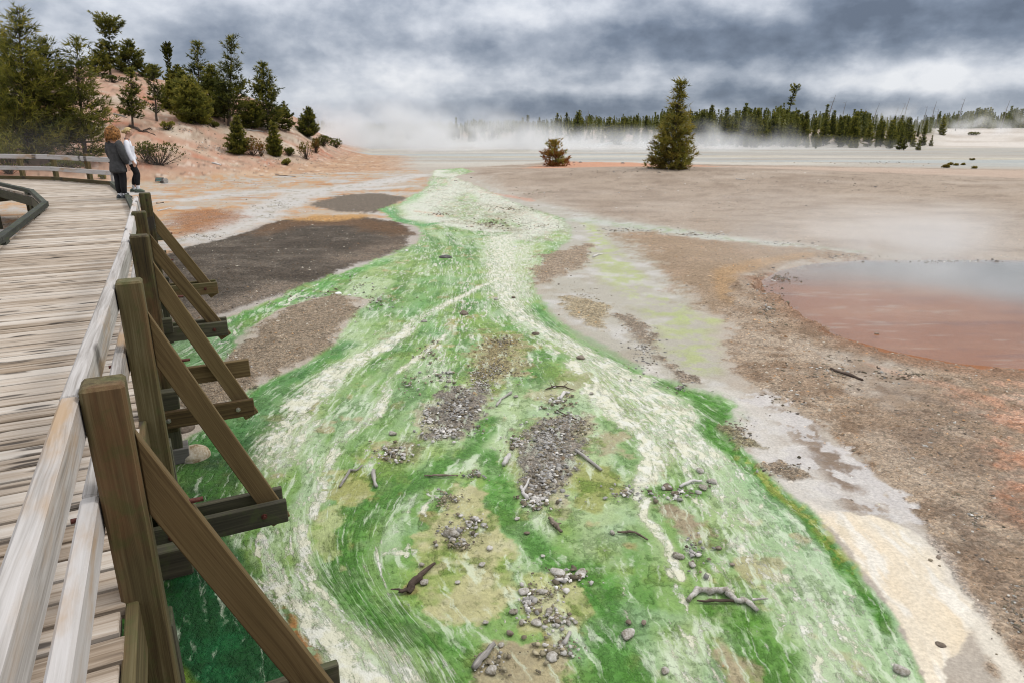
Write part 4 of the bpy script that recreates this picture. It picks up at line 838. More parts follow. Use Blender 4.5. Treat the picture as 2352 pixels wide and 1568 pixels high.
hero(297, 168, 295, 92, 42, 'cone', 'wide layered pine on the crest right of the flat topped pine', group=HG, bare=.06, per=8, tint=.30)
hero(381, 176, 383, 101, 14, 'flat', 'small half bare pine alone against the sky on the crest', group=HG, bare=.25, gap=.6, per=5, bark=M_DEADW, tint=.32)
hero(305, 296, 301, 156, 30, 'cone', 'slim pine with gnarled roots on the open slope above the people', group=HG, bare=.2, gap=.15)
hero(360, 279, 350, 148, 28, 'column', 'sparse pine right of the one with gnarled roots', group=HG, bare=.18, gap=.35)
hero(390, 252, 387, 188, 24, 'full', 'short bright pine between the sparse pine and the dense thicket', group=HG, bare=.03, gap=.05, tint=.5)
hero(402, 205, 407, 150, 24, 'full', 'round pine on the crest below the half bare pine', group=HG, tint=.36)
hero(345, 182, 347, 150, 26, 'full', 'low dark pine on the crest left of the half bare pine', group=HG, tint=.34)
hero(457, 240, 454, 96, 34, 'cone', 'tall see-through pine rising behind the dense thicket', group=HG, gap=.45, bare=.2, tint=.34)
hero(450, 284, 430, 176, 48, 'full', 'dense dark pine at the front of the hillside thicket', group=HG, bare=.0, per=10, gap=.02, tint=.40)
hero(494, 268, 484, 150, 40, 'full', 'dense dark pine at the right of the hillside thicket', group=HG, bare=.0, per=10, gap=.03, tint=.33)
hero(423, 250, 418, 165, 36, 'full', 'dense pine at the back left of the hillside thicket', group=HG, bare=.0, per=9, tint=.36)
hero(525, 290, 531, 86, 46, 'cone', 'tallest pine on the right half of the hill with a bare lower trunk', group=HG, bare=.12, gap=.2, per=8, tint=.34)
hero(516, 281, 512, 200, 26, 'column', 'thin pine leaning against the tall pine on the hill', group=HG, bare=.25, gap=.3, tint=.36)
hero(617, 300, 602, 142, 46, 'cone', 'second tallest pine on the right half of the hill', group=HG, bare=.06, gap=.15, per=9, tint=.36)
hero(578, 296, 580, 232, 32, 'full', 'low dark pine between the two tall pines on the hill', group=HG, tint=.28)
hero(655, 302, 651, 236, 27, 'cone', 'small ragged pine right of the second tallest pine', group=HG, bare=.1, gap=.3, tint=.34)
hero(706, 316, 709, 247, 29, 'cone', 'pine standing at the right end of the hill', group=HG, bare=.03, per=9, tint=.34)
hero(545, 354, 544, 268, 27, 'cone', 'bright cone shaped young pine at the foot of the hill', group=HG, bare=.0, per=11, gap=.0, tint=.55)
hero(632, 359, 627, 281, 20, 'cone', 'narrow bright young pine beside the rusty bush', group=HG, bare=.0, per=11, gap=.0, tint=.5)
BG = 'bushes on the hillside'
B = dict(name='bush', cat='bush', group=BG, whorls=9)
hero(580, 358, 578, 310, 27, 'bush', 'rusty twiggy bush between two bright young pines', rust=.6, gap=.3, bare=.0, **B)
hero(600, 360, 604, 322, 18, 'bush', 'grey and rust bare twigged bush', rust=.75, gap=.5, bare=.0, **B)
hero(705, 367, 705, 322, 20, 'bush', 'autumn tinted round bush near the flat', rust=.35, tint=.6, gap=.3, bare=.0, **B)
hero(666, 358, 668, 336, 16, 'bush', 'small green bush right of the narrow young pine', gap=.15, bare=.0, **B)
hero(657, 380, 657, 365, 11, 'bush', 'tiny round bush lowest on the open slope', tint=.55, bare=.0, **B)
hero(383, 300, 383, 276, 18, 'bush', 'small yellow green bush on the open pink slope', tint=.6, bare=.0, **B)
hero(366, 380, 362, 322, 50, 'bush', 'large dark green bush right of the two people', bare=.0, gap=.08, per=9, **B)
hero(338, 374, 326, 318, 26, 'bush', 'tall twiggy left end of the bushes right of the people', bare=.0, gap=.35, **B)
hero(740, 336, 738, 306, 30, 'bush', 'dark bushes trailing off the right end of the hill', bare=.0, **B)
hero(772, 340, 770, 318, 14, 'bush', 'last small bush at the right tip of the hill', bare=.0, **B)
hero(725, 352, 727, 314, 14, 'bush', 'brown tinged bush in front of the end pine', rust=.5, bare=.0, **B)
hero(22, 400, 20, 300, 46, 'bush', 'bright bush behind the railing at the left edge', bare=.0, tint=.48, **B)
hero(150, 392, 140, 366, 46, 'bush', 'low bush seen between the rails of the back railing', bare=.0, tint=.5, **B)
hero(236, 412, 237, 399, 7, 'bush', 'tiny yellow shrub seen under the back rail', bare=.0, tint=.8, **B)
hero(258, 190, 270, 172, 30, 'bush', 'grey green scrub under the crest pines', bare=.0, gap=.3, tint=.3, **B)
hero(490, 292, 488, 278, 14, 'bush', 'tiny dark shrub beneath the tall hillside pine', bare=.0, tint=.45, **B)
for bx_, by_, w_, lab_ in ((2172, 386, 9, 'low yellow grass tuft on the white flat, leftmost of a small group'), (2182, 380, 6, 'brown tuft at the top left of the small group on the flat'), (2196, 381, 5, 'upright brown tuft in the middle of the group on the flat'), (2212, 380, 5, 'right hand brown tuft of the group on the flat'), (2238, 388, 6, 'dark tuft below right of the group on the flat'), (2234, 369, 5, 'lone dark tuft on the white flat above the group')):
    hero(bx_, by_, bx_, by_ - w_ * .9, w_, 'bush', lab_, bare=.0, gap=.4, rust=.35, tint=.5, name='bush', cat='bush', group='tufts on the white flat', whorls=9)
hero(2236, 312, 2236, 303, 13, 'bush', 'small bush alone on the white terrace at the right', bare=.0, gap=.3, tint=.5, name='bush', cat='bush', whorls=9)
# pines on the gravel rise
hero(1540, 389, 1565, 184, 54, 'spire', 'lone tall olive pine on the gravel rise in mid picture', bare=.0, per=12, gap=.08, rust=.22, tint=.55)
hero(1279, 383, 1271, 322, 36, 'full', 'small rust coloured pine on the orange crest', bare=.0, per=8, gap=.1, rust=1.0, tint=.7, tuft=.26)
# far forest
VAR = []
for i in range(9):
    VAR.append(conifer(7., (1.3, 1.7, 1.0, 1.9, 1.5, .95, 1.5, 1.6, 1.2)[i], ('cone', 'cone', 'cone', 'cone', 'spire', 'cone', 'full', 'cone', 'spire')[i], bare=(.03, .06, .10, .0, .03, .16, .0, .04, .06)[i], seed=900 + i, tuft=.42, whorls=20, per=6, k=4, needw=.15, gap=.14, tint=(.34, .44, .28, .36, .46, .28, .40, .32, .38)[i]))
SNAG = []
for i in range(3):
    rg = np.random.default_rng(50 + i); st = [tube([[0, 0, -.3], [.05, 0, 2.5], [.0, .04, 5], [.12, 0, 7]], [.11, .09, .06, .02], 5)]
    for j in range(16):
        z = rg.uniform(2.0, 6.8); a = rg.uniform(0, 6.28); r = rg.uniform(.3, .9); st.append(tube([[0, 0, z], [math.cos(a) * r, math.sin(a) * r, z + r * rg.uniform(-.2, .4)]], [.025, .008], 3))
    v, f = join(st); SNAG.append(np_mesh('snag', v, f, M_DEADW))
_cpx = [700, 800, 900, 1000, 1100, 1200, 1300, 1400, 1500, 1600, 1700, 1800, 1900, 2000, 2100, 2180, 2250, 2352, 2500]
_cpy = [277, 279, 282, 279, 277, 275, 269, 266, 260, 250, 249, 251, 257, 262, 265, 262, 250, 244, 240]
FG = 'pines of the far forest'
rg = np.random.default_rng(77)
def far_tree(px, yd, hh, vi, label, lean=0.0, name='pine_tree'):
    X = (px - 1176) / 1644. * yd; z = float(terrain(X, yd)); s = hh / 7.
    e = empty(name, (X, yd, z - .1), rg.uniform(0, 6.28)); e.scale = (s * rg.uniform(.8, 1.15), s * rg.uniform(.8, 1.15), s)
    if lean: e.rotation_euler = (0, lean, 0)
    tag(e, label, 'pine tree', FG); link('crown', VAR[vi][0], e); link('trunk', VAR[vi][1], e); return e
def canopy_h(px, yd):
    X = (px - 1176) / 1644. * yd; return CAMZ + yd * (290 - np.interp(px, _cpx, _cpy)) / 1644. - float(terrain(X, yd))
cnt = 0; FL = {0: 'olive green pine in the front ranks of the far forest across the flat', 1: 'dark pine standing within the far forest across the flat', 2: 'young pine on the pale bank below the far forest'}
FORM = ('conical', 'broad conical', 'slender', 'bushy', 'spire topped', 'bare stemmed', 'round crowned', 'full skirted', 'narrow')
def sector(px): return 'left of the small rust pine' if px < 1200 else 'above the small rust pine' if px < 1400 else 'just left of the lone pine' if px < 1540 else 'just right of the lone pine' if px < 1700 else 'left of the tall leaning pine' if px < 1800 else 'right of the tall leaning pine' if px < 1900 else 'behind the big leaning snag' if px < 2000 else 'near the low spit' if px < 2140 else 'beyond the white terrace'
while cnt < 285:
    px = rg.uniform(1590, 2130) if rg.uniform() < .54 else rg.uniform(930, 1580) if rg.uniform() < .72 else rg.uniform(1580, 2352)
    fy = np.interp(px, _fpx, _fy); kind = int(rg.choice([0, 1, 2], p=[.50, .30, .20]))
    if px > 2170: kind = 1; fy = 160
    yd = fy + (rg.uniform(6, 24) if kind == 0 else rg.uniform(24, 60) if kind == 1 else rg.uniform(2, 9)); h = canopy_h(px, yd) * (rg.uniform(.5, .98) + .16 * math.sin(px * .05) * math.sin(px * .021 + 1))
    if kind == 2: h = rg.uniform(.7, 2.4)
    if 930 < px < 1560 and kind != 1: h = rg.uniform(1.2, 3.8); yd = fy + rg.uniform(3, 30)
    if rg.uniform() < .14: h *= rg.uniform(1.15, 1.45)
    v_ = int(rg.integers(0, 9)); h = np.clip(h, .6, 8)
    far_tree(px, yd, h, v_, ('tall ' if h > 4.6 else 'short ' if h < 2.4 else '') + FORM[v_] + (' front rank pine ', ' dark inner forest pine ', ' young bank pine ')[kind] + sector(px)); cnt += 1
# the tree tip at the end of the bank
for px, by, ty in ((1700, 316, 272), (1830, 322, 256), (1850, 324, 258), (1935, 332, 280), (1965, 335, 270), (2000, 338, 285), (2030, 338, 282), (2052, 342, 296), (2074, 345, 292), (2085, 346, 300), (2118, 346, 314), (1895, 328, 262), (1770, 338, 300), (1640, 336, 290), (1880, 342, 330), (1910, 320, 268)):
    p = hit(px, by); hh = (by - ty) * p[1] / 1644.; far_tree(px, p[1], hh, rg.integers(0, 9), ('small', 'bushy', 'pointed', 'dark', 'broad', 'ragged', 'rounded', 'stout', 'slim')[int(px) % 9] + ' olive pine ' + ('on the low spit ending the bank' if px > 1920 else 'low on the pale forest bank'))
VAR.append(conifer(7., .95, 'spire', bare=.22, seed=931, tuft=.42, whorls=13, per=4, k=4, needw=.17, gap=.5, tint=.36)); VAR.append(conifer(7., .8, 'flat', bare=.4, seed=937, tuft=.4, whorls=12, per=4, k=4, needw=.18, gap=.35, tint=.36))
far_tree(1803, 122, 7.6, 10, 'tall leaning pine with a tufted top that overtops the far forest', lean=.12)
for px, yd, ty, le, v, lab in ((1893, 112, 219, .20, 0, 'big leaning dead snag right of the tall leaning pine'), (1930, 140, 236, .08, 1, 'thin upright snag right of the big leaning snag'), (2000, 138, 238, .2, 2, 'leaning snag midway between the big snag and the terrace'), (2046, 150, 246, .24, 0, 'short snag left of the group of tall snags'), (2058, 150, 238, .20, 1, 'middle snag of the group of tall snags'), (2070, 148, 226, .14, 2, 'tallest snag of the group of tall snags'), (1975, 160, 250, .16, 0, 'faint short snag behind the forest canopy'),
                               (2120, 158, 246, .03, 1, 'twiggy snag standing left of the terrace forest'), (2135, 160, 234, .12, 2, 'slanting snag over the twiggy snag'), (2150, 164, 250, -.03, 0, 'short upright snag left of the terrace forest'), (2196, 160, 228, .10, 1, 'spiky snag at the start of the terrace forest'), (2300, 166, 232, .12, 2, 'leaning snag within the terrace forest'), (1650, 116, 262, .1, 2, 'grey snag against the trees right of the lone pine'), (1692, 108, 262, .28, 0, 'pale leaning dead stem in front of the forest'), (1345, 140, 254, .12, 0, 'bare snag above the forest left of the lone pine'), (1865, 130, 250, .05, 1, 'bare upright twig of a snag before the big leaning snag')):
    X = (px - 1176) / 1644. * yd; zb_ = float(terrain(X, yd)); hh = CAMZ + yd * (290 - ty) / 1644. - zb_; e = link('dead_tree', SNAG[v], None, (X, yd, zb_ - .1), (0, le, rg.uniform(-.3, .3))); s = hh / 7.; e.scale = (s, s, s)
    tag(e, lab, 'dead tree', 'dead trees in the far forest')
def order_labels():
    g = {}
    for o in COL.objects:
        if o.get('group') == FG: g.setdefault(o['label'], []).append(o)
    W_ = ('first', 'second', 'third', 'fourth', 'fifth', 'sixth', 'seventh', 'eighth')
    for lab, os_ in g.items():
        if len(os_) < 2 or len(os_) > 8: continue
        os_.sort(key=lambda o: o.location.x / o.location.y)
        for i, o in enumerate(os_): o['label'] = lab + (', the left one' if i == 0 else ', the right one') if len(os_) == 2 else lab + ', ' + W_[i] + ' from left'
order_labels()
def forest_mass():
    parts = []; T = []
    base = []
    for j in range(5):
        r2 = np.random.default_rng(j); V = []
        for i in range(11):
            t = i / 11; r = .24 * (1 - t) ** .85 + .012
            for k in range(5):
                a = r2.uniform(0, 6.28); q = r2.uniform(.7, 1.2) * r; c, s = math.cos(a), math.sin(a); z = t * .95 + .03
                V += [[c * q * .1 - s * .05, s * q * .1 + c * .05, z + .10], [c * q * .1 + s * .05, s * q * .1 - c * .05, z + .08], [c * q, s * q, z - .01 + .03 * t]]
        V += [[-.02, 0, .85], [.02, 0, .85], [0, 0, 1.02]]; base.append(np.array(V))
    n = 0
    while n < 3400:
        px = rg.uniform(560, 2700); fy = np.interp(px, _fpx, _fy); u = rg.uniform(); 
        yd = fy + 10 + 50 * rg.uniform() if (px > 1550 and u < .6) or (px > 850 and u < .3) else fy + 45 + 480 * rg.uniform() ** 1.6
        if px > 1550 and 2040 < px < 2150: yd += 22
        if px > 2150: yd = 168 + 40 * rg.uniform() if rg.uniform() < .7 else 170 + 400 * rg.uniform()
        X = (px - 1176) / 1644. * yd; z = float(terrain(X, yd)); h = canopy_h(px, yd) * (rg.uniform(.50, .92) + .20 * math.sin(px * .05) * math.sin(px * .021 + 1) + (.18 if rg.uniform() < .1 else 0)); h = min(max(h, 1.2), 13.)
        b = base[rg.integers(0, 5)]; s = rg.uniform(.7, 1.2); parts.append(b * [h * s, h * s, h] + [X, yd, z - .1]); T.append(np.full(len(b), np.clip(rg.normal(.30, .13), 0, 1))); n += 1
    V = np.concatenate(parts); me = np_mesh('forest', V, np.arange(len(V)).reshape(-1, 3), M_NEEDLE); attr(me, 'tint', np.concatenate(T)); attr(me, 'rust', np.zeros(len(V)))
    tag(link('forest', me), kind='stuff')
forest_mass()

# ------------------------------------------------------------------ people
M_SKIN = simple_mat('skin', (.50, .29, .21), .55, 0, .08, 30)
M_JACKET = simple_mat('charcoal_fleece', (.052, .052, .054), .95, 0, .25, 14, .4)
M_LEGG = simple_mat('black_leggings', (.008, .008, .010), .8, 0, .3, 14)
M_WHITE = simple_mat('white_sweatshirt', (.74, .75, .82), .9, 0, .06, 10, .4)
M_SOCK = simple_mat('white_sock', (.72, .72, .76), .9, 0, .05, 20)
M_SHOEG = simple_mat('grey_shoe', (.055, .062, .068), .7, 0, .5, 40)
M_SHOEO = simple_mat('olive_shoe', (.11, .135, .105), .8, 0, .25, 30)
M_SOLE = simple_mat('pale_sole', (.33, .33, .29), .8, 0, .15, 30)
M_CURL = simple_mat('auburn_curls', (.27, .125, .038), .6, 0, .65, 16)
M_BLOND = simple_mat('blond_hair', (.46, .34, .16), .55, 0, .3, 25)
M_EYE = simple_mat('dark_eye', (.02, .015, .012), .3, 0, .1, 10)
M_LIP = simple_mat('lip', (.42, .16, .13), .5, 0, .1, 10)
def skin(name, verts, edges, radii, mat, parent, root=0, sub=2):
    me = bpy.data.meshes.new(name); me.from_pydata([Vector(v) for v in verts], edges, []); me.materials.append(mat)
    o = link(name, me, parent); md = o.modifiers.new('skin', 'SKIN'); md.use_smooth_shade = True; md.branch_smoothing = .6
    for i, r in enumerate(radii):
        sv_ = me.skin_vertices[0].data[i]; sv_.radius = (r, r) if not isinstance(r, tuple) else r; sv_.use_root = (i == root)
    s = o.modifiers.new('sub', 'SUBSURF'); s.levels = sub; s.render_levels = sub
    return o
def lump(name, center, rad, mat, parent, sub=3, disp=0.0, seed=0, sm=True):
    bm = bmesh.new(); bmesh.ops.create_icosphere(bm, subdivisions=sub, radius=1); r = random.Random(seed)
    for v in bm.verts: v.co = Vector((center[0] + v.co.x * rad[0] * (1 + r.uniform(-disp, disp)), center[1] + v.co.y * rad[1] * (1 + r.uniform(-disp, disp)), center[2] + v.co.z * rad[2] * (1 + r.uniform(-disp, disp))))
    me = bpy.data.meshes.new(name); bm.to_mesh(me); bm.free(); me.materials.append(mat)
    if sm: me.polygons.foreach_set('use_smooth', [True] * len(me.polygons))
    return link(name, me, parent)
def shoe(parent, foot, ydir, mat, z=0):
    """upper and sole; foot = ankle xy"""
    d = Vector((ydir[0], ydir[1], 0)).normalized(); c = Vector((foot[0], foot[1], z)) + d * .06
    ang = math.atan2(-d.x, d.y)
    bm = bmesh.new(); bmesh.ops.create_uvsphere(bm, u_segments=14, v_segments=8, radius=1)
    for v in bm.verts:
        t = (v.co.y + 1) / 2; hgt = .105 * (1 - .55 * max(0, t - .3) / .7); v.co = Vector((v.co.x * (.044 + .008 * math.sin(t * 3.1)), v.co.y * .145, max(v.co.z, -.25) * hgt * .8 + .045))
    me = bpy.data.meshes.new('shoe'); bm.to_mesh(me); bm.free(); me.materials.append(mat); me.polygons.foreach_set('use_smooth', [True] * len(me.polygons))
    o = link('shoe', me, parent, c, (0, 0, ang))
    bm = bmesh.new(); bmesh.ops.create_cone(bm, cap_ends=True, segments=16, radius1=1, radius2=1, depth=1)
    for v in bm.verts: t = (v.co.y + 1) / 2; v.co = Vector((v.co.x * (.046 + .009 * math.sin(t * 3.1)), v.co.y * .150, v.co.z * .028 + .014))
    me = bpy.data.meshes.new('sole'); bm.to_mesh(me); bm.free(); me.materials.append(M_SOLE); link('sole', me, o)
def figure(loc, face, scale, label, P):
    e = empty('person', loc, math.atan2(-face[0], face[1])); e.scale = (scale,) * 3; tag(e, label, 'person')
    V = []; E = []; Rr = []
    def v(p, r, par=None):
        V.append(p); Rr.append(r)
        if par is not None: E.append((par, len(V) - 1))
        return len(V) - 1
    pel = v((0, 0, .93), (.125, .095)); sp = v((0, .0, 1.10), .115, pel); ch = v((0, .01, 1.27), .13, sp); nb = v((0, .005, 1.41), .055, ch); nk = v((0, .02, 1.47), .05, nb)
    hd = P['head']; h0 = v((hd[0], .035 + hd[1] * .6, 1.535), (.072, .085), nk); h1 = v((hd[0], .03 + hd[1], 1.60), (.075, .088), h0); h2 = v((hd[0], .02 + hd[1], 1.655), (.045, .05), h1)
    v((hd[0], .118 + hd[1], 1.555), .011, h0); v((hd[0], .095 + hd[1], 1.485), .022, h0)
    for s, A in ((-1, P['armL']), (1, P['armR'])):
        a0 = v((s * .165, 0, 1.365), .055, ch); a1 = v(A[0], .044, a0); a2 = v(A[1], .030, a1); a3 = v(A[2], (.036, .022), a2)
        d = Vector(A[2]) - Vector(A[1]); d.normalize(); sd = Vector((0, 1, 0)) if abs(d.z) > .6 else Vector((0, 0, 1)); up = d.cross(sd)
        for k, ln in enumerate((.062, .078, .084, .076)):
            off = sd * (.024 - .016 * k); f1 = v(tuple(Vector(A[2]) + d * .035 + off), .0105, a3); v(tuple(Vector(A[2]) + d * (.035 + ln * .9) + off + up * .012 * s), .0085, f1)
        t1 = v(tuple(Vector(A[2]) + sd * .036 + d * .01), .011, a3); v(tuple(Vector(A[2]) + sd * .05 + d * .05), .009, t1)
    for s, Lg in ((-1, P['legL']), (1, P['legR'])):
        b0 = v((s * .085, 0, .84), .085, pel); b1 = v(Lg[0], .062, b0); b2 = v(((Lg[0][0] + Lg[1][0]) / 2, (Lg[0][1] + Lg[1][1]) / 2 - .015, (Lg[0][2] + Lg[1][2]) / 2 + .03), .058, b1); b3 = v(Lg[1], .038, b2); v((Lg[1][0] + .03 * Lg[2][0], Lg[1][1] + .09, Lg[1][2] - .05), .03, b3)
    skin('body', V, E, Rr, M_SKIN, e)
    # leggings
    LV = [(0, 0, .92)]; LE = []; LR = [(.13, .10)]
    for s, Lg in ((-1, P['legL']), (1, P['legR'])):
        i = len(LV); k = Lg[0]; an = Lg[1]; LV += [(s * .088, 0, .79), (s * .094 + (k[0] - s * .09) * .5, k[1] * .5, .66), k, ((k[0] + an[0]) / 2, (k[1] + an[1]) / 2 - .02, (k[2] + an[2]) / 2 + .04), (an[0], an[1], an[2] + P['cuff'])]; LR += [.098, .098, .084, .082, .056]
        LE += [(0, i), (i, i + 1), (i + 1, i + 2), (i + 2, i + 3), (i + 3, i + 4)]
    skin('leggings', LV, LE, LR, M_LEGG, e)
    # top
    hz = P['hem']; TV = [(0, 0, 1.05), (0, .0, hz + .10), (0, 0, hz), (0, .01, 1.26), (0, .0, 1.37), (0, .012, 1.425)]; TE = [(0, 1), (1, 2), (0, 3), (3, 4), (4, 5)]; w = P['wide']; TR = [(.165 * w, .145 * w), (.185 * w, .15 * w), (.19 * w, .155 * w), (.17 * w, .15 * w), (.10, .095), (.066, .07)]
    for s, A in ((-1, P['armL']), (1, P['armR'])):
        i = len(TV); q = Vector(A[0]).lerp(Vector(A[1]), .55); TV += [(s * .165, 0, 1.355), A[0], tuple(q), tuple(Vector(A[0]).lerp(Vector(A[1]), 1.12))]; TR += [.078 * w, .07 * w, .066 * w, .048]; TE += [(3, i), (i, i + 1), (i + 1, i + 2), (i + 2, i + 3)]
    skin(P['topname'], TV, TE, TR, P['top'], e)
    for Lg in (P['legL'], P['legR']):
        if P['sock']:
            so = link('sock', cyl_mesh('sock', .046, .12, M_SOCK, 14), e, (Lg[1][0], Lg[1][1], Lg[1][2] + .05))
            link('sock_stripe', box_mesh('sock_stripe', .03, .004, .010, M_LEGG, .001), so, (.03, -.038, .01), (0, 0, .7))
        shoe(e, (Lg[1][0], Lg[1][1] - .03), Lg[2], P['shoe'], Lg[1][2] - .085)
    return e
pw = onz(283, 458, DZ); d_ = ray(262, 287); zt = CAMZ + d_[2] / d_[1] * pw[1]
W1 = figure(pw + np.array([0, 0, .002]), (.40, .91), (zt - DZ) / 1.735, 'woman with curly auburn hair in a charcoal fleece and black leggings seen from behind',
    dict(head=(0, .015), armL=((-.235, .0, 1.10), (-.225, .10, .87), (-.215, .12, .79)), armR=((.235, -.01, 1.10), (.235, .08, .85), (.23, .10, .77)), legL=((-.085, .02, .48), (-.075, -.01, .085), (-.15, 1)), legR=((.085, .03, .48), (.085, .0, .085), (.2, 1)),
         hem=.60, wide=1.26, top=M_JACKET, topname='fleece', sock=True, shoe=M_SHOEG, cuff=.03))
def curls():
    rg = np.random.default_rng(5); ps = []
    for i in range(330):
        a = rg.uniform(0, 6.283); el = math.asin(rg.uniform(-.35, 1)); r = np.array([.088, .100, .098])
        if math.sin(a) > .55 and el < .45: continue                                     # face kept clear
        p = np.array([math.cos(a) * math.cos(el), math.sin(a) * math.cos(el), math.sin(el)]) * r + [0, .012, 1.60]; o = p - [0, .02, 1.58]; o[2] *= .4; o = o / (np.linalg.norm(o) + 1e-6)
        L = rg.uniform(.13, .25); ph = rg.uniform(0, 6); path = []
        for k in range(7):
            t = k / 6; path.append(p + o * (.05 * t + .03 * math.sin(t * 2.5)) + np.array([.016 * math.sin(ph + t * 9), .016 * math.cos(ph + t * 9), -L * t * (.35 + .65 * t)]))
        ps.append(tube(path, [.014, .016, .016, .015, .014, .011, .005], 4))
    v, f = join(ps); return np_mesh('hair', v, f, M_CURL, smooth=True)
link('hair', curls(), W1)
pg = onz(311, 443, DZ + .14); d_ = ray(291, 293); zt = CAMZ + d_[2] / d_[1] * pg[1]
W2 = figure(pg + np.array([0, 0, .002]), (.92, .38), (zt - pg[2]) / 1.70, 'blond girl in a white sweatshirt, black leggings and white socks looking down at the stream',
    dict(head=(0, .05), armL=((-.21, .02, 1.10), (-.20, .10, .88), (-.19, .12, .80)), armR=((.215, .0, 1.10), (.21, .07, .86), (.20, .09, .78)), legL=((-.09, .10, .49), (-.10, -.02, .085), (.0, 1)), legR=((.09, .13, .50), (.12, .10, .085), (.35, 1)),
         hem=.70, wide=1.10, top=M_WHITE, topname='sweatshirt', sock=True, shoe=M_SHOEO, cuff=.10))
def cap_hair():
    bm = bmesh.new(); bmesh.ops.create_icosphere(bm, subdivisions=3, radius=1)
    bmesh.ops.delete(bm, geom=[f for f in bm.faces if f.calc_center_median().z < -.1 and f.calc_center_median().y > -.35 or (f.calc_center_median().y > .45 and f.calc_center_median().z < .55)], context='FACES')
    for v in bm.verts: v.co = Vector((v.co.x * .096, v.co.y * .112 + .06, v.co.z * .100 + 1.600))
    bmesh.ops.solidify(bm, geom=bm.faces[:], thickness=.012); me = bpy.data.meshes.new('hair'); bm.to_mesh(me); bm.free(); me.materials.append(M_BLOND); me.polygons.foreach_set('use_smooth', [True] * len(me.polygons)); return me
hr = link('hair', cap_hair(), W2); lump('bun', (0, -.065, 1.585), (.045, .04, .045), M_BLOND, hr, 2, .06, 3)
for s in (-1, 1): lump('eye', (s * .032, .142, 1.575), (.013, .006, .006), M_EYE, W2, 2)
for s in (-1, 1): lump('ear', (s * .082, .06, 1.56), (.012, .022, .032), M_SKIN, W2, 2)
lump('mouth', (0, .152, 1.515), (.022, .006, .007), M_LIP, W2, 2)

# ------------------------------------------------------------------ stones, rubble, driftwood
def stone_mat(name, stops, scale=9, rough=.85):
    m = bpy.data.materials.new(name); m.use_nodes = True; t = NT(m.node_tree); b = t.n['Principled BSDF']; tc = t.new('ShaderNodeTexCoord'); oi = t.new('ShaderNodeObjectInfo')
    geo = t.new('ShaderNodeNewGeometry'); P = geo.outputs['Position']; n = t.noise(P, scale, 6, .65); n2 = t.noise(P, scale * 6, 4, .6)
    f = t.math('ADD', t.math('ADD', t.math('MULTIPLY', n, .65), t.math('MULTIPLY', n2, .35)), t.math('MULTIPLY', t.math('SUBTRACT', oi.outputs['Random'], .5), .12)); t.link(t.ramp(f, stops), b.inputs['Base Color'])
    b.inputs['Roughness'].default_value = rough; b.inputs['Specular IOR Level'].default_value = .3
    bp = t.new('ShaderNodeBump'); bp.inputs['Strength'].default_value = .7; bp.inputs['Distance'].default_value = .01; t.link(f, bp.inputs['Height']); t.link(bp.outputs[0], b.inputs['Normal']); return m
S_SINTER = stone_mat('sinter_stone', [(.28, (.05, .045, .025)), (.40, (.17, .15, .115)), (.52, (.34, .32, .29)), (.68, (.56, .54, .52))], 14)
S_DARK = stone_mat('dark_stone', [(.3, (.03, .028, .027)), (.5, (.085, .08, .078)), (.7, (.18, .17, .165))], 12)
S_WHITE = stone_mat('white_stone', [(.3, (.5, .5, .5)), (.6, (.72, .72, .71))], 8, .6)
S_WARM = stone_mat('lichen_boulder', [(.30, (.06, .05, .04)), (.42, (.25, .18, .10)), (.52, (.42, .36, .27)), (.70, (.56, .53, .47))], 8)
S_BROWN = stone_mat('brown_stone', [(.3, (.05, .038, .028)), (.5, (.14, .11, .085)), (.7, (.26, .22, .18))], 12)
def blob(name, sx, sy, sz, mat, seed, lumps=1.0, sub=3):
    bm = bmesh.new(); bmesh.ops.create_icosphere(bm, subdivisions=sub, radius=1); rg = np.random.default_rng(seed)
    c = rg.normal(0, 1, (9, 3)); c /= np.linalg.norm(c, axis=1, keepdims=True); c[:, 2] = np.abs(c[:, 2]) * .8; am = rg.uniform(.12, .34, 9) * lumps
    for v in bm.verts:
        p = np.array(v.co); d = c @ p; k = 1 + (am * np.exp(-((1 - d) / .12))).sum() - .12 * lumps + rg.uniform(-.035, .035) * lumps
        v.co = Vector((p[0] * sx * k, p[1] * sy * k, max(p[2] * sz * k, -.25 * sz)))
    me = bpy.data.meshes.new(name); bm.to_mesh(me); bm.free(); me.materials.append(mat); me.polygons.foreach_set('use_smooth', [True] * len(me.polygons)); return me
NST = [0]
def gz(X, Y): return float(terrain(X, Y))
def stone(px, py, wpx, label, mat=S_SINTER, hr=.55, dr=.8, lumps=1.0, name='stone', cat='stone', group=None, lift=0.0):
    p = hit(px, py); s = wpx * p[1] / 1644. / 2 * 1.05; NST[0] += 1
    o = link(name, blob(name, s, s * dr, s * hr, mat, NST[0], lumps), None, (p[0], p[1], p[2] + lift - s * hr * .22), (0, 0, random.uniform(0, 6.28))); tag(o, label, cat, group); return o
SG = 'sinter stones in the stream'
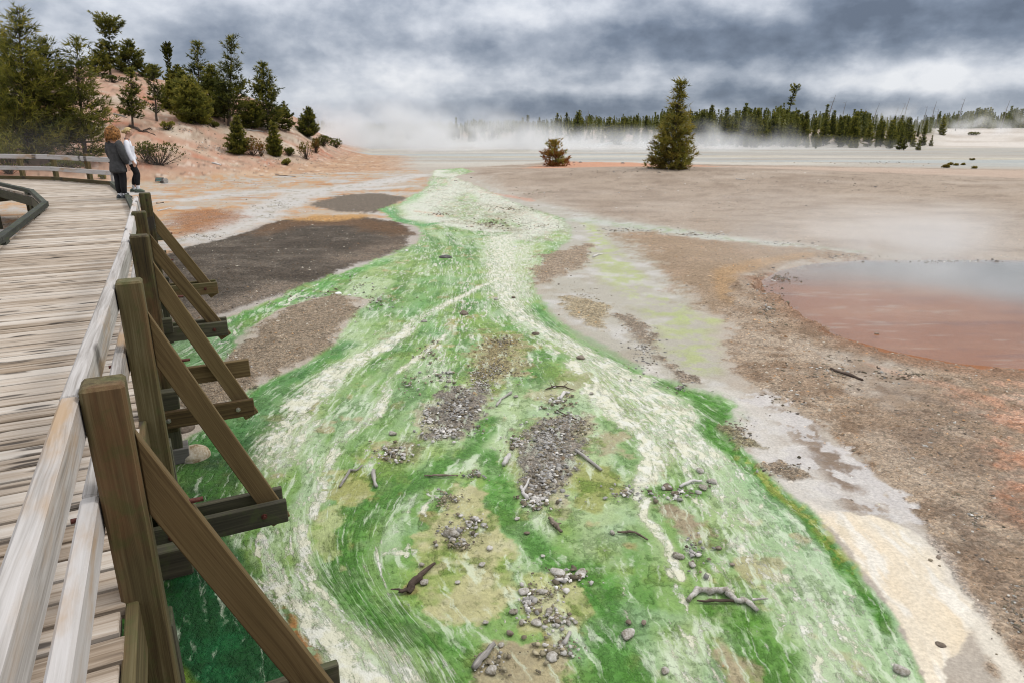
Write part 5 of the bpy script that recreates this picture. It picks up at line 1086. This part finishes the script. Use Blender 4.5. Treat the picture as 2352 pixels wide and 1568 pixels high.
sts = [(*qC(1980, 1250), 42, 'largest pale knobbly stone alone in green water at the lower right'), (*qC(1975, 1172), 19, 'brown stone touching the top of the largest pale stone'), (*qC(2082, 1165), 17, 'small brown stone just right of the largest pale stone'), (*qC(2232, 1488), 26, 'grey stone near the bottom edge right of the largest pale stone'), (*qD(1490, 1545), 44, 'big grey rounded stone cut by the bottom edge beside the cream delta'),
       (*qC(965, 785), 19, 'flat lone stone on the olive bar above the twisted driftwood'), (*qC(575, 930), 24, 'stone wedged against the middle of the twisted dark driftwood'), (*qC(555, 805), 16, 'stone at the upper tip of the twisted dark driftwood'), (*qC(805, 930), 15, 'small flat stone in the middle of the olive bar'), (*qC(1020, 658), 21, 'white topped stone at the right edge of the olive bar'),
       (*qC(905, 437), 14, 'white stone by itself left of the green tongue'), (*qC(1210, 450), 14, 'small white stone standing in the green tongue'), (*qC(1280, 537), 17, 'brown stone in pale water below the grey cobble bar'), (*qC(1388, 724), 13, 'small grey stone above the curved stone ring'), (*qC(1100, 1325), 19, 'upright white stone above the flat grey plank'), (*qC(1160, 1280), 22, 'brown knobbly stone above the upright white stone'), (*qC(995, 1192), 17, 'small stone below the olive bar'),
       (*qC(1030, 1495), 34, 'pale ragged stone at the foot of the flat grey plank'), (*qC(1400, 1340), 18, 'white stone left of the short green stick'), (*qC(1520, 1340), 25, 'flat grey stone below the short green stick'), (*qC(1450, 1455), 36, 'low pale stone mass near the bottom centre'), (*qC(1865, 558), 18, 'stone at the left end of the crusted branch'),
       (*qC(1430, 1092), 28, 'white double stone on the right of the stone ring'), (*qC(1340, 1165), 32, 'stone at the foot of the stone ring'), (*qC(1560, 1150), 22, 'stone lying right of the stone ring'), (*qC(1610, 1195), 16, 'smaller stone at the lower right of the stone ring'), (*qC(1375, 958), 30, 'knobbly stone inside the top of the stone ring'), (*qC(1255, 965), 30, 'long low stone at the upper left of the stone ring'), (*qC(1190, 1085), 24, 'stone on the left side of the stone ring'), (*qC(1240, 1168), 24, 'stone at the lower left of the stone ring'), (*qC(1500, 825), 38, 'broad knobbly stone at the start of the stone arc'), (*qC(1650, 840), 36, 'pale stone at the right end of the stone arc'),
       (*qC(745, 545), 46, 'widest flat grey stone slab on the olive bar'), (*qC(770, 612), 20, 'pale stone right below the widest slab'), (*qC(840, 632), 16, 'white stone right of the pair under the slab'), (*qC(2240, 240), 30, 'crusted grey stone above the brown sand island'), (*qC(2320, 700), 34, 'grey lump at the left of the white strand lower right'),
       (*qD(205, 185), 26, 'pale crusted stone pair above the white strands'), (*qD(140, 250), 24, 'knobbly stone below the crusted pair'), (*qD(122, 105), 22, 'dark mossy lump in the green margin'), (*qD(245, 655), 16, 'brown egg shaped stone on the sand island'), (*qD(335, 805), 14, 'small brown egg stone right of the sand island'), (*qD(60, 785), 26, 'rounded brown stone left of the small egg stone'), (*qD(1775, 1305), 26, 'brown rough stone in the cream delta'),
       (*qA(1650, 895), 22, 'dark brown knob beside the orange stain in the right channel'), (*qA(1722, 1160), 12, 'small round pale stone below the right channel knob'), (*qA(1205, 1165), 13, 'tan stone at the tip of the forked stick'), (*qA(350, 1415), 20, 'long white stone on the left of the grey cobble bar'), (*qA(740, 1065), 15, 'white stone above the upper grey cobble bar'), (*qA(1335, 745), 20, 'brown crusted mound right of the upper gravel bar'), (*qA(845, 590), 26, 'brown crusted lump in the middle of the upper stream'), (*qA(1065, 492), 11, 'small brown stone left of a similar one in the upper stream'), (*qA(1188, 490), 12, 'small brown stone right of a similar one in the upper stream'), (*qA(570, 655), 16, 'pale stone cluster lone in the upper green water')]
for px, py, w, lab in sts: stone(px, py, w, lab, S_BROWN if 'brown' in lab and random.random() < .7 else S_SINTER, random.uniform(.45, .7), random.uniform(.6, .95), 1.15, group=SG)
stone(1023, 592, 30, 'flat topped dark rock standing in the upper stream', S_DARK, .45, .8, .5, 'rock', 'rock')
stone(446, 1046, 78, 'rounded tan boulder in the water beside the wooden block', S_WARM, .9, .95, .35, 'boulder', 'boulder')
stone(424, 992, 56, 'dark boulder partly hidden behind the tan boulder', S_BROWN, .8, .9, .4, 'boulder', 'boulder')
for px, py, w, lab in [(777, 676, 18, 'white lump on the far edge of the left gravel bar'), (803, 680, 9, 'small white lump right of a bigger one on the left gravel bar'), (1183, 567, 9, 'tiny white lump alone in the pale upper channel'), (934, 577, 10, 'white lump at the shore of the dark gravel')]: stone(px, py, w, lab, S_WHITE, .5, .8, .4, 'sinter_lump', 'sinter lump')
for px, py, w, lab in [(1251, 381, 11, 'dark rock left of the rust coloured pine'), (1333, 374, 10, 'largest of the dark rocks right of the rust coloured pine'), (1318, 374, 7, 'dark rock nearer the rust coloured pine'), (1430, 376, 10, 'dark rock on the crest midway to the lone pine'), (1492, 388, 11, 'grey rock in the sand left of the lone pine'), (1513, 397, 8, 'flat dark rock in front of the lone pine'), (2011, 431, 8, 'small dark rock out on the gravel rise'), (1410, 396, 7, 'long dark rock under the crest stones'), (1047, 416, 8, 'pale boulder at the top of the stream'), (1083, 409, 8, 'pale boulder right of the head of the stream')]: stone(px, py, w, lab, S_DARK if 'dark' in lab or 'grey' in lab else S_SINTER, .6, .8, .5, 'rock', 'rock')
for px, py, w, lab in [(*qB(985, 1080), 26, 'flat grey slab below the dark plank on the shore'), (*qB(1165, 1270), 15, 'small grey slab below the flat grey slab'), (*qB(1155, 925), 17, 'pale tan rock above the dark plank'), (*qB(570, 815), 20, 'thin grey slab on the dune edge'), (*qB(510, 865), 14, 'small slab left of the thin grey slab'), (*qB(1335, 735), 12, 'rusty rock in the pool shallows'), (*qB(467, 978), 15, 'whitish slab at the edge of the pale flat'), (*qB(485, 275), 13, 'dark rock at the head of the pool shore')]: stone(px, py, w, lab, S_BROWN, .35, .7, .5, 'slab', 'slab')

def base_rock(j, sub=1):
    bm = bmesh.new(); bmesh.ops.create_icosphere(bm, subdivisions=sub, radius=1); rg = np.random.default_rng(j + 400); bm.verts.ensure_lookup_table()
    V = np.array([v.co[:] for v in bm.verts]); F = np.array([[v.index for v in f.verts] for f in bm.faces]); bm.free()
    V = V * rg.uniform(.55, 1.3, (len(V), 1)); F = F[V[F][:, :, 2].mean(1) > -.28]; return V, F
OCT = (np.array([[1, 0, 0], [-1, 0, 0], [0, 1, 0], [0, -1, 0], [0, 0, 1]], float), np.array([[0, 2, 4], [2, 1, 4], [1, 3, 4], [3, 0, 4]]))
def pebble_mat(name):
    m = bpy.data.materials.new(name); m.use_nodes = True; t = NT(m.node_tree); b = t.n['Principled BSDF']
    a = t.new('ShaderNodeAttribute', attribute_name='tone'); t.link(a.outputs['Color'], b.inputs['Base Color']); b.inputs['Roughness'].default_value = .85; b.inputs['Specular IOR Level'].default_value = .3; return m
M_PEB = pebble_mat('pebble')
def scatter(name, X, Y, Zs, S, cols, bases, flat=.6):
    rg = np.random.default_rng(len(X)); Vs = []; Fs = []; Cs = []; o = 0
    which = rg.integers(0, len(bases), len(X))
    for k, (bv, bf) in enumerate(bases):
        i = np.nonzero(which == k)[0]
        if not len(i): continue
        a = rg.uniform(0, 6.28, len(i)); c, s = np.cos(a), np.sin(a); sx = S[i] * rg.uniform(.7, 1.3, len(i)); sy = S[i] * rg.uniform(.6, 1.1, len(i)); sz = S[i] * flat * rg.uniform(.6, 1.3, len(i))
        bx = bv[None, :, 0] * sx[:, None]; by = bv[None, :, 1] * sy[:, None]; V = np.stack([bx * c[:, None] - by * s[:, None] + X[i, None], bx * s[:, None] + by * c[:, None] + Y[i, None], bv[None, :, 2] * sz[:, None] + (Zs[i] - sz * .12)[:, None]], 2)
        F = bf[None] + (np.arange(len(i)) * len(bv))[:, None, None] + o; o += len(i) * len(bv)
        Vs.append(V.reshape(-1, 3)); Fs.append(F.reshape(-1, 3)); Cs.append(np.repeat(cols[i], len(bv), 0))
    me = np_mesh(name, np.concatenate(Vs), np.concatenate(Fs), M_PEB); attr(me, 'tone', np.concatenate(Cs), 'FLOAT_COLOR'); tag(link(name, me), kind='stuff')
def gravel():
    vis = (y > 3) & (y < 26) & (np.abs(x / y) < 1.05)
    w = np.where(vis, G, 0) ** 1.5; ny, nx = SH
    gx = GX; gy = GY; ar = np.abs(np.gradient(gx, axis=1) * np.gradient(gy, axis=0)).ravel()
    pr = w * ar ** .6; pr /= pr.sum(); n = 56000; i = RNG.choice(N, n, p=pr); sp = np.sqrt(ar[i])
    X = x[i] + RNG.normal(0, 1, n) * sp * .8; Y = y[i] + RNG.normal(0, 1, n) * sp * .8; S = np.clip(RNG.lognormal(math.log(.0068), .5, n) * np.clip(y[i] / 6, .75, 1.5), .004, .035)
    base = Cc[i] * RNG.lognormal(-.08, .33, (n, 1)); lum = base.mean(1, keepdims=True); warm = RNG.uniform(size=(n, 1)) < .14; base = np.where(warm, base * [1.25, .96, .68], base); pale = RNG.uniform(size=(n, 1)) < np.where(lum < .09, .03, .05); base = np.where(pale, [[.40, .36, .30]] + 0 * base, base)
    scatter('gravel', X, Y, GZ[i] - .001, S, np.clip(base, .01, .7), [OCT, (OCT[0] * [1.2, .8, .8] + [0, 0, .1], OCT[1])], .7)
gravel()
def rubble():
    C = []
    def add(px, py, rx, ry, n, s0, s1, tone=(.40, .385, .37)): C.append((px, py, rx, ry, int(n * 1.15), s0, s1, tone))
    G1 = (.27, .26, .25); O = (.21, .185, .125); Wt_ = (.44, .42, .40); Bn = (.15, .12, .095)
    add(1050, 940, 55, 45, 420, .012, .045, G1); add(1030, 990, 70, 22, 150, .015, .05, Wt_); add(985, 960, 30, 30, 70, .015, .05, Wt_); add(1100, 880, 40, 30, 160, .012, .035, Wt_); add(1140, 845, 70, 40, 420, .010, .03, O); add(1150, 785, 50, 25, 180, .012, .035, O); add(1100, 860, 50, 20, 120, .01, .03, O)
    add(1265, 1010, 65, 55, 520, .012, .045, G1); add(1255, 1090, 55, 60, 330, .014, .05, G1); add(1230, 1150, 45, 25, 90, .02, .055, Wt_); add(1190, 1015, 40, 20, 70, .015, .05, Wt_); add(1330, 980, 40, 30, 120, .012, .035, O); add(1285, 920, 55, 22, 70, .015, .05, Wt_); add(1300, 960, 40, 20, 80, .015, .04, G1)
    add(900, 1040, 50, 26, 110, .014, .05, Wt_); add(1080, 1200, 45, 25, 60, .012, .04, Wt_); add(1040, 1220, 45, 22, 70, .012, .045, G1); add(1060, 1250, 60, 20, 70, .012, .035, O); add(1020, 1150, 40, 20, 60, .010, .03, O); add(1090, 1090, 50, 18, 40, .012, .04, G1); add(1040, 1140, 40, 12, 40, .012, .035, O)
    add(1310, 1325, 60, 20, 90, .014, .05, Wt_); add(1215, 1380, 22, 50, 70, .014, .05, Wt_); add(1260, 1360, 60, 30, 60, .010, .03, O); add(1270, 1420, 50, 30, 60, .012, .04, Wt_); add(1290, 1490, 70, 40, 80, .012, .04, O); add(1130, 1520, 60, 40, 60, .010, .035, O)
    add(1440, 1130, 90, 30, 60, .012, .045, G1); add(1560, 1130, 70, 20, 50, .012, .045, Wt_); add(1700, 990, 40, 40, 110, .012, .045, Bn); add(1800, 1080, 60, 22, 90, .014, .05, Bn); add(1560, 890, 25, 14, 60, .012, .04, G1); add(1480, 800, 60, 60, 260, .012, .04, G1); add(1340, 690, 50, 40, 150, .012, .04, O); add(1290, 600, 60, 40, 220, .015, .045, G1)
    add(940, 880, 40, 40, 50, .012, .04, O); add(990, 810, 50, 50, 70, .012, .045, O); add(1010, 860, 40, 15, 40, .015, .05, G1); add(870, 690, 80, 40, 80, .015, .05, Wt_); add(830, 660, 60, 30, 50, .015, .05, G1); add(730, 690, 120, 40, 120, .015, .05, Wt_); add(600, 690, 120, 22, 120, .014, .04, Wt_); add(550, 850, 50, 40, 90, .014, .05, Wt_)
    add(1590, 1270, 60, 60, 30, .015, .05, G1); add(1130, 515, 80, 14, 130, .03, .09, O); add(1170, 480, 70, 10, 100, .03, .09, O); add(1240, 445, 60, 8, 60, .04, .11, O); add(1010, 492, 40, 6, 40, .03, .08, (.30, .22, .16)); add(1420, 530, 120, 10, 90, .03, .09, Wt_); add(1600, 540, 160, 14, 120, .03, .09, Wt_); add(1800, 560, 80, 8, 50, .03, .08, Wt_); add(1240, 520, 60, 10, 60, .02, .06, O)
    add(1760, 720, 60, 70, 260, .02, .07, Bn); add(1900, 850, 120, 60, 360, .015, .055, Bn); add(1830, 900, 90, 50, 220, .015, .05, Bn); add(2100, 860, 140, 22, 160, .02, .06, (.16, .12, .085)); add(2150, 1000, 130, 90, 380, .012, .045, Bn); add(2240, 1200, 110, 120, 420, .010, .04, Bn); add(2330, 1400, 60, 120, 200, .010, .035, Bn); add(1800, 640, 60, 20, 80, .02, .06, Bn); add(1930, 590, 140, 8, 70, .03, .08, Bn); add(2180, 600, 160, 5, 50, .03, .08, Bn)
    add(560, 420, 200, 20, 120, .03, .08, Wt_); add(480, 500, 110, 26, 160, .02, .06, (.26, .17, .11)); add(640, 470, 120, 26, 110, .03, .08, Wt_); add(470, 545, 80, 14, 100, .02, .06, (.35, .32, .25)); add(740, 505, 100, 7, 60, .03, .07, (.34, .24, .13))
    add(1450, 395, 260, 12, 110, .04, .12, Bn); add(1900, 430, 400, 30, 200, .03, .10, Bn); add(1300, 378, 60, 5, 40, .05, .14, (.28, .2, .16)); add(1500, 440, 250, 30, 120, .03, .08, Wt_); add(1650, 470, 300, 30, 120, .03, .08, Bn)
    add(650, 370, 160, 20, 150, .05, .14, (.42, .36, .3)); add(500, 340, 120, 30, 120, .05, .15, (.45, .37, .31)); add(700, 400, 200, 10, 80, .04, .12, (.3, .24, .19)); add(420, 300, 80, 20, 60, .06, .16, (.46, .38, .32))
    add(2000, 375, 300, 8, 60, .06, .16, (.2, .17, .12)); add(50, 520, 120, 30, 160, .02, .05, (.36, .27, .2))
    X = []; Y = []; S = []; T = []
    for px, py, rx, ry, n, s0, s1, tone in C:
        m = 0
        for _ in range(n):
            a = RNG.uniform(0, 6.283); q = min(abs(RNG.normal(0, .55)), 1.5); p = hit(px + rx * q * math.cos(a), py + ry * q * math.sin(a)) if py < 400 else onz(px + rx * q * math.cos(a), py + ry * q * math.sin(a))
            X.append(p[0]); Y.append(p[1]); S.append((s0 + (s1 - s0) * RNG.uniform() ** 2.6) * .62); q_ = RNG.uniform(); T.append((np.array(tone) if q_ < .5 else np.array((.16, .135, .095)) if q_ < .82 else np.array((.40, .385, .36))) * RNG.lognormal(-.1, .3))
    X = np.array(X); Y = np.array(Y); S = np.array(S); T = np.clip(np.array(T), .02, .72)
    scatter('sinter_rubble', X, Y, terrain(X, Y) + .004, S, T, [base_rock(j) for j in range(9)], .48)
rubble()

S_DRIFT = wood_mat('driftwood_grey', [(.25, (.09, .08, .07)), (.45, (.24, .225, .21)), (.6, (.38, .36, .34)), (.8, (.5, .48, .46))], (4, 30, 30))
S_DRIFTD = wood_mat('driftwood_dark', [(.25, (.018, .013, .01)), (.45, (.06, .042, .033)), (.6, (.13, .095, .075)), (.8, (.26, .21, .18))], (4, 30, 30))
S_DRIFTW = wood_mat('driftwood_white', [(.25, (.25, .24, .23)), (.5, (.48, .46, .45)), (.8, (.62, .60, .58))], (4, 30, 30))
def stick(pts, r, label, mat=S_DRIFT, name='driftwood', cat='driftwood', branch=None, n=7, lift=.5):
    W_ = [hit(*p) for p in pts]; rr = np.interp(np.linspace(0, 1, len(W_) * 3 - 2), np.linspace(0, 1, len(r)), r); path = []
    for i in range(len(W_) - 1):
        for k in range(3): q = W_[i] + (W_[i + 1] - W_[i]) * k / 3.; path.append(q)
    path.append(W_[-1]); path = np.array(path); path[1:-1] += RNG.normal(0, max(r) * .20, (len(path) - 2, 3)); path[:, 2] += rr * lift; o0 = path.mean(0)
    v, f = tube(path - o0, rr * RNG.uniform(.8, 1.2, len(rr)), n); v = v + RNG.normal(0, max(r) * .10, v.shape)
    caps = [list(range(n))[::-1], list(range(len(v) - n, len(v)))]
    parts = [(v, f)]
    if branch:
        for bp, br in branch:
            B_ = np.array([hit(*p) for p in bp]); B_[:, 2] += np.linspace(max(r) * .6, br * 2, len(B_)); parts.append(tube(B_ - o0, np.linspace(br, br * .5, len(B_)), 5))
    V, F = join(parts); bm = bmesh.new(); vs = [bm.verts.new(q) for q in V]
    for q in F: bm.faces.new([vs[k] for k in q])
    for c in caps: bm.faces.new([vs[k] for k in c])
    bmesh.ops.recalc_face_normals(bm, faces=bm.faces[:]); me = bpy.data.meshes.new(name); bm.to_mesh(me); bm.free(); me.materials.append(mat); me.polygons.foreach_set('use_smooth', [True] * len(me.polygons))
    # grain runs along the object's X axis
    d = path[-1] - path[0]; a = math.atan2(d[1], d[0]); me.transform(Matrix.Rotation(-a, 4, 'Z')); o = link(name, me, None, o0, (0, 0, a)); tag(o, label, cat, 'driftwood in the stream'); return o
stick([qC(400, 995), qC(470, 935), qC(510, 880), qC(570, 845), qC(645, 795)], [.012, .022, .028, .018, .007], 'twisted dark driftwood with a knot lying on the olive bar', S_DRIFTD, branch=[([qC(405, 990), qC(345, 988)], .008)])
stick([qD(35, 1015), qD(95, 975), qD(190, 962), qD(290, 972), qD(370, 1005), qD(430, 1040), qD(515, 1080)], [.014, .022, .021, .020, .019, .018, .015], 'long pale hollow log curving in the green water at the lower right', S_SINTER, branch=[([qD(470, 1050), qD(585, 1018)], .010)])
stick([qD(95, 1040), qD(190, 1005), qD(290, 1012), qD(400, 1055)], [.006, .010, .010, .006], 'dark cracked inner rim of the pale hollow log', S_DRIFTD)
stick([qC(910, 1505), qC(985, 1435), qC(1055, 1372)], [.020, .022, .020], 'straight grey plank fragment near the bottom centre', S_DRIFT, n=4)
stick([qC(1615, -5), qC(1700, 55), qC(1788, 118)], [.012, .017, .017], 'straight tan stick right of the big grey cobble bar', S_DRIFT)
stick([qC(1118, 100), qC(1140, 50), qC(1158, 15)], [.022, .022, .018], 'short thick white log at the left of the big cobble bar', S_DRIFTW)
stick([qC(1240, 235), qC(1250, 275), qC(1280, 325)], [.014, .018, .018], 'white bent driftwood below the cobble bar', S_DRIFTW, branch=[([qC(1245, 260), qC(1275, 240), qC(1292, 215)], .014)])
stick([qC(-10, 245), qC(20, 180), qC(60, 125), qC(100, 105), qC(150, 90)], [.010, .014, .012, .010, .006], 'thin grey curved stick left of the stream centre', S_DRIFT)
stick([qC(245, 222), qC(230, 185), qC(225, 140)], [.014, .018, .016], 'short grey stick right of the thin curved stick', S_DRIFT)
stick([qC(1430, 468), qC(1470, 515), qC(1515, 558)], [.016, .020, .016], 'broken brown stick in the middle of the lower stream', S_BROWN, branch=[([qC(1450, 490), qC(1515, 490)], .010)])
stick([qC(1900, 562), qC(1960, 580), qC(2020, 580), qC(2105, 625)], [.008, .011, .010, .007], 'crusted brown branch right of a round stone', S_BROWN)
stick([qA(1070, 1240), qA(1100, 1195), qA(1172, 1145)], [.014, .016, .016], 'forked grey stick between the two cobble bars', S_DRIFT)
stick([qA(1480, 1265), qA(1520, 1300), qA(1580, 1315), qA(1642, 1342)], [.005, .007, .006, .004], 'thin dark twig over the big cobble bar', S_DRIFTD)
stick([qA(1405, 1130), qA(1460, 1112), qA(1540, 1105), qA(1605, 1120)], [.006, .012, .010, .005], 'dead pine sprig with rusty needles above the big cobble bar', S_DRIFTD, branch=[([qA(1450, 1112), qA(1440, 1088)], .006), ([qA(1530, 1108), qA(1560, 1088)], .006), ([qA(1480, 1110), qA(1475, 1095)], .005)])
stick([qA(1510, 1200), qA(1535, 1160), qA(1545, 1140), qA(1575, 1150)], [.016, .020, .018, .012], 'white knobbly root below the pine sprig', S_DRIFTW)
stick([qB(1015, 990), qB(1130, 1022), qB(1240, 1058)], [.022, .024, .020], 'dark weathered plank on the brown pebbly shore', S_DRIFTD, n=4)
stick([qD(-20, 225), qD(60, 192), qD(132, 183)], [.010, .014, .010], 'crusted pale stick above the white strands', S_DRIFTW)
stick([qC(572, 168), qC(640, 160), qC(720, 168), qC(805, 148)], [.007, .010, .011, .007], 'mossy branch in the green water right of the left islets', S_BROWN)
stick([qC(1530, 1310), qC(1575, 1258)], [.014, .012], 'short greenish stick above the bottom stones', S_DRIFT)
stick([qA(1735, 210), qA(1765, 192), qA(1800, 188)], [.020, .022, .016], 'pale curved stick on the yellow green flat', S_DRIFTW)
stick([qE(58, 357), qE(110, 345), qE(150, 335)], [.022, .024, .018], 'pale bleached stick on the orange flat beyond the last brace', S_DRIFTW)
stick([qE(870, 108), qE(940, 112), qE(1008, 118)], [.03, .035, .02], 'thin dark branch lying on the tan flat', S_DRIFTD)
stick([qE(50, 303), qE(98, 297)], [.03, .025], 'short dark chunk of wood on the orange flat', S_DRIFTD)
stick([(298, 292), (312, 297), (322, 304), (340, 305), (357, 312)], [.12, .09, .08, .06, .03], 'gnarled bare root on the slope above the people', S_DRIFTD, branch=[([(330, 304), (345, 298), (350, 303)], .05)])
stick([(260, 264), (280, 268), (292, 272)], [.06, .06, .03], 'fallen grey branch on the pink slope', S_DRIFT)
stick([(487, 377), (508, 381)], [.06, .05], 'bleached log on the slope right of the large bush', S_DRIFTW)
stick([(567, 301), (590, 302), (608, 305)], [.07, .08, .05], 'fallen grey log under the tall hillside pines', S_DRIFT)
stick([(1690, 674 * .612 - 0), (1712, 415)], [.03, .03], 'pale fallen branch on the crest of the gravel rise', S_DRIFT)

# ------------------------------------------------------------------ little trail sign propped on a log end
def trail_sign():
    p = hit(370, 422); s = p[1] / 1644.; e = empty('trail_sign', p, 0); tag(e, 'small dark board with turquoise lettering propped against a cut log', 'sign')
    md = simple_mat('dark_sign_paint', (.055, .05, .048), .6, 0, .2, 30); mt = simple_mat('turquoise_paint', (.05, .33, .30), .6, 0, .1, 30)
    bd = link('board', box_mesh('board', 19 * s, .03, 11 * s, md, .006), e, (-3 * s, 0, 8.5 * s), (R(-38), 0, 0))
    # two rows of short worn strokes, as little as can be read of them from here
    me_parts = []; rg = np.random.default_rng(3)
    for row, (x0, x1) in ((2.4, (-7.5, -1.2)), (2.4, (.6, 6.0)), (-2.6, (-5.5, 5.0))):
        xx = x0
        while xx < x1:
            for k in range(2):
                w_, h_ = (.35, 2.6) if k == 0 else (1.2, .4); dx = xx + (0 if k == 0 else .5); dz = row + (0 if k == 0 else rg.choice([-1.0, 0, 1.0]))
                v = np.array([[dx - w_ / 2, 0, dz - h_ / 2], [dx + w_ / 2, 0, dz - h_ / 2], [dx + w_ / 2, 0, dz + h_ / 2], [dx - w_ / 2, 0, dz + h_ / 2]]) * s; v[:, 1] = -.0175 - .001 * k; me_parts.append((v, np.array([[0, 1, 2, 3]])))
            xx += 1.9
    v, f = join(me_parts); link('lettering', np_mesh('lettering', v, f, mt), bd)
    lg = tag(link('cut_log', cyl_mesh('cut_log', 6.2 * s, 16 * s, S_DRIFT, 18), None, p + np.array([4 * s, .16, 5.2 * s]), (R(90), 0, R(62))), 'short cut log lying behind the small dark sign', 'log')
    stone(365, 424, 16, 'pale broken stone at the foot of the small sign', S_WARM, .3, .5, .5)
trail_sign()

# ------------------------------------------------------------------ steam
def steam(px, yd, hx, hy, hz, dens, thr, nscale, seed, zc=0.0, label=None):
    X = (px - 1176) / 1644. * yd; bm = bmesh.new(); bmesh.ops.create_icosphere(bm, subdivisions=3, radius=1.0); me = bpy.data.meshes.new('steam'); bm.to_mesh(me); bm.free()
    m = bpy.data.materials.new('steam'); m.use_nodes = True; t = NT(m.node_tree); t.n.clear(); out = t.new('ShaderNodeOutputMaterial'); v = t.new('ShaderNodeVolumePrincipled')
    v.inputs['Color'].default_value = (.97, .98, 1, 1); v.inputs['Anisotropy'].default_value = .2
    tc = t.new('ShaderNodeTexCoord'); geo = t.new('ShaderNodeNewGeometry'); P = t.vmath('MULTIPLY', t.vmath('ADD', geo.outputs['Position'], (seed * 13., 0, 0)), (1, .8, 1.1))
    ln = t.vmath('LENGTH', tc.outputs['Object']); lnv = [n for n in t.n if n.type == 'VECT_MATH' and n.operation == 'LENGTH'][-1].outputs['Value']
    fall = t.mrange(lnv, .98, .25); nz = t.noise(P, nscale, 5, .6, .4)
    d = t.math('MULTIPLY', t.math('MULTIPLY', fall, t.mrange(nz, thr, thr + .26)), dens); t.link(d, v.inputs['Density']); t.link(v.outputs[0], out.inputs['Volume']); me.materials.append(m)
    o = link('steam', me, None, (X, yd, zc)); o.scale = (hx, hy, hz); tag(o, kind='stuff'); return o
steam(900, 100, 28, 24, 7.8, .36, .44, .12, 1)
steam(820, 92, 9, 8, 7.5, .30, .46, .2, 12)
steam(1060, 92, 8, 8, 6.5, .30, .47, .2, 13)
steam(1120, 96, 22, 18, 5.0, .22, .42, .14, 2)
steam(1380, 90, 22, 16, 3.6, .12, .42, .17, 3)
steam(1500, 97, 44, 9, 2.6, .10, .36, .15, 11)
steam(1690, 92, 12, 8, 5.0, .16, .44, .22, 4)
steam(1960, 132, 7, 6, 5.0, .18, .48, .24, 5, 3.0)
steam(2060, 140, 9, 7, 5.5, .20, .48, .22, 6, 3.0)
steam(2270, 146, 20, 9, 5.5, .16, .48, .17, 7, 3.0)
steam(2330, 15.5, 9, 5.5, 1.6, .34, .40, .30, 8)
steam(1640, 25, 13, 9, 1.4, .025, .40, .25, 9)
steam(95, 33, 9, 5, 3.0, .012, .38, .3, 10, 1)
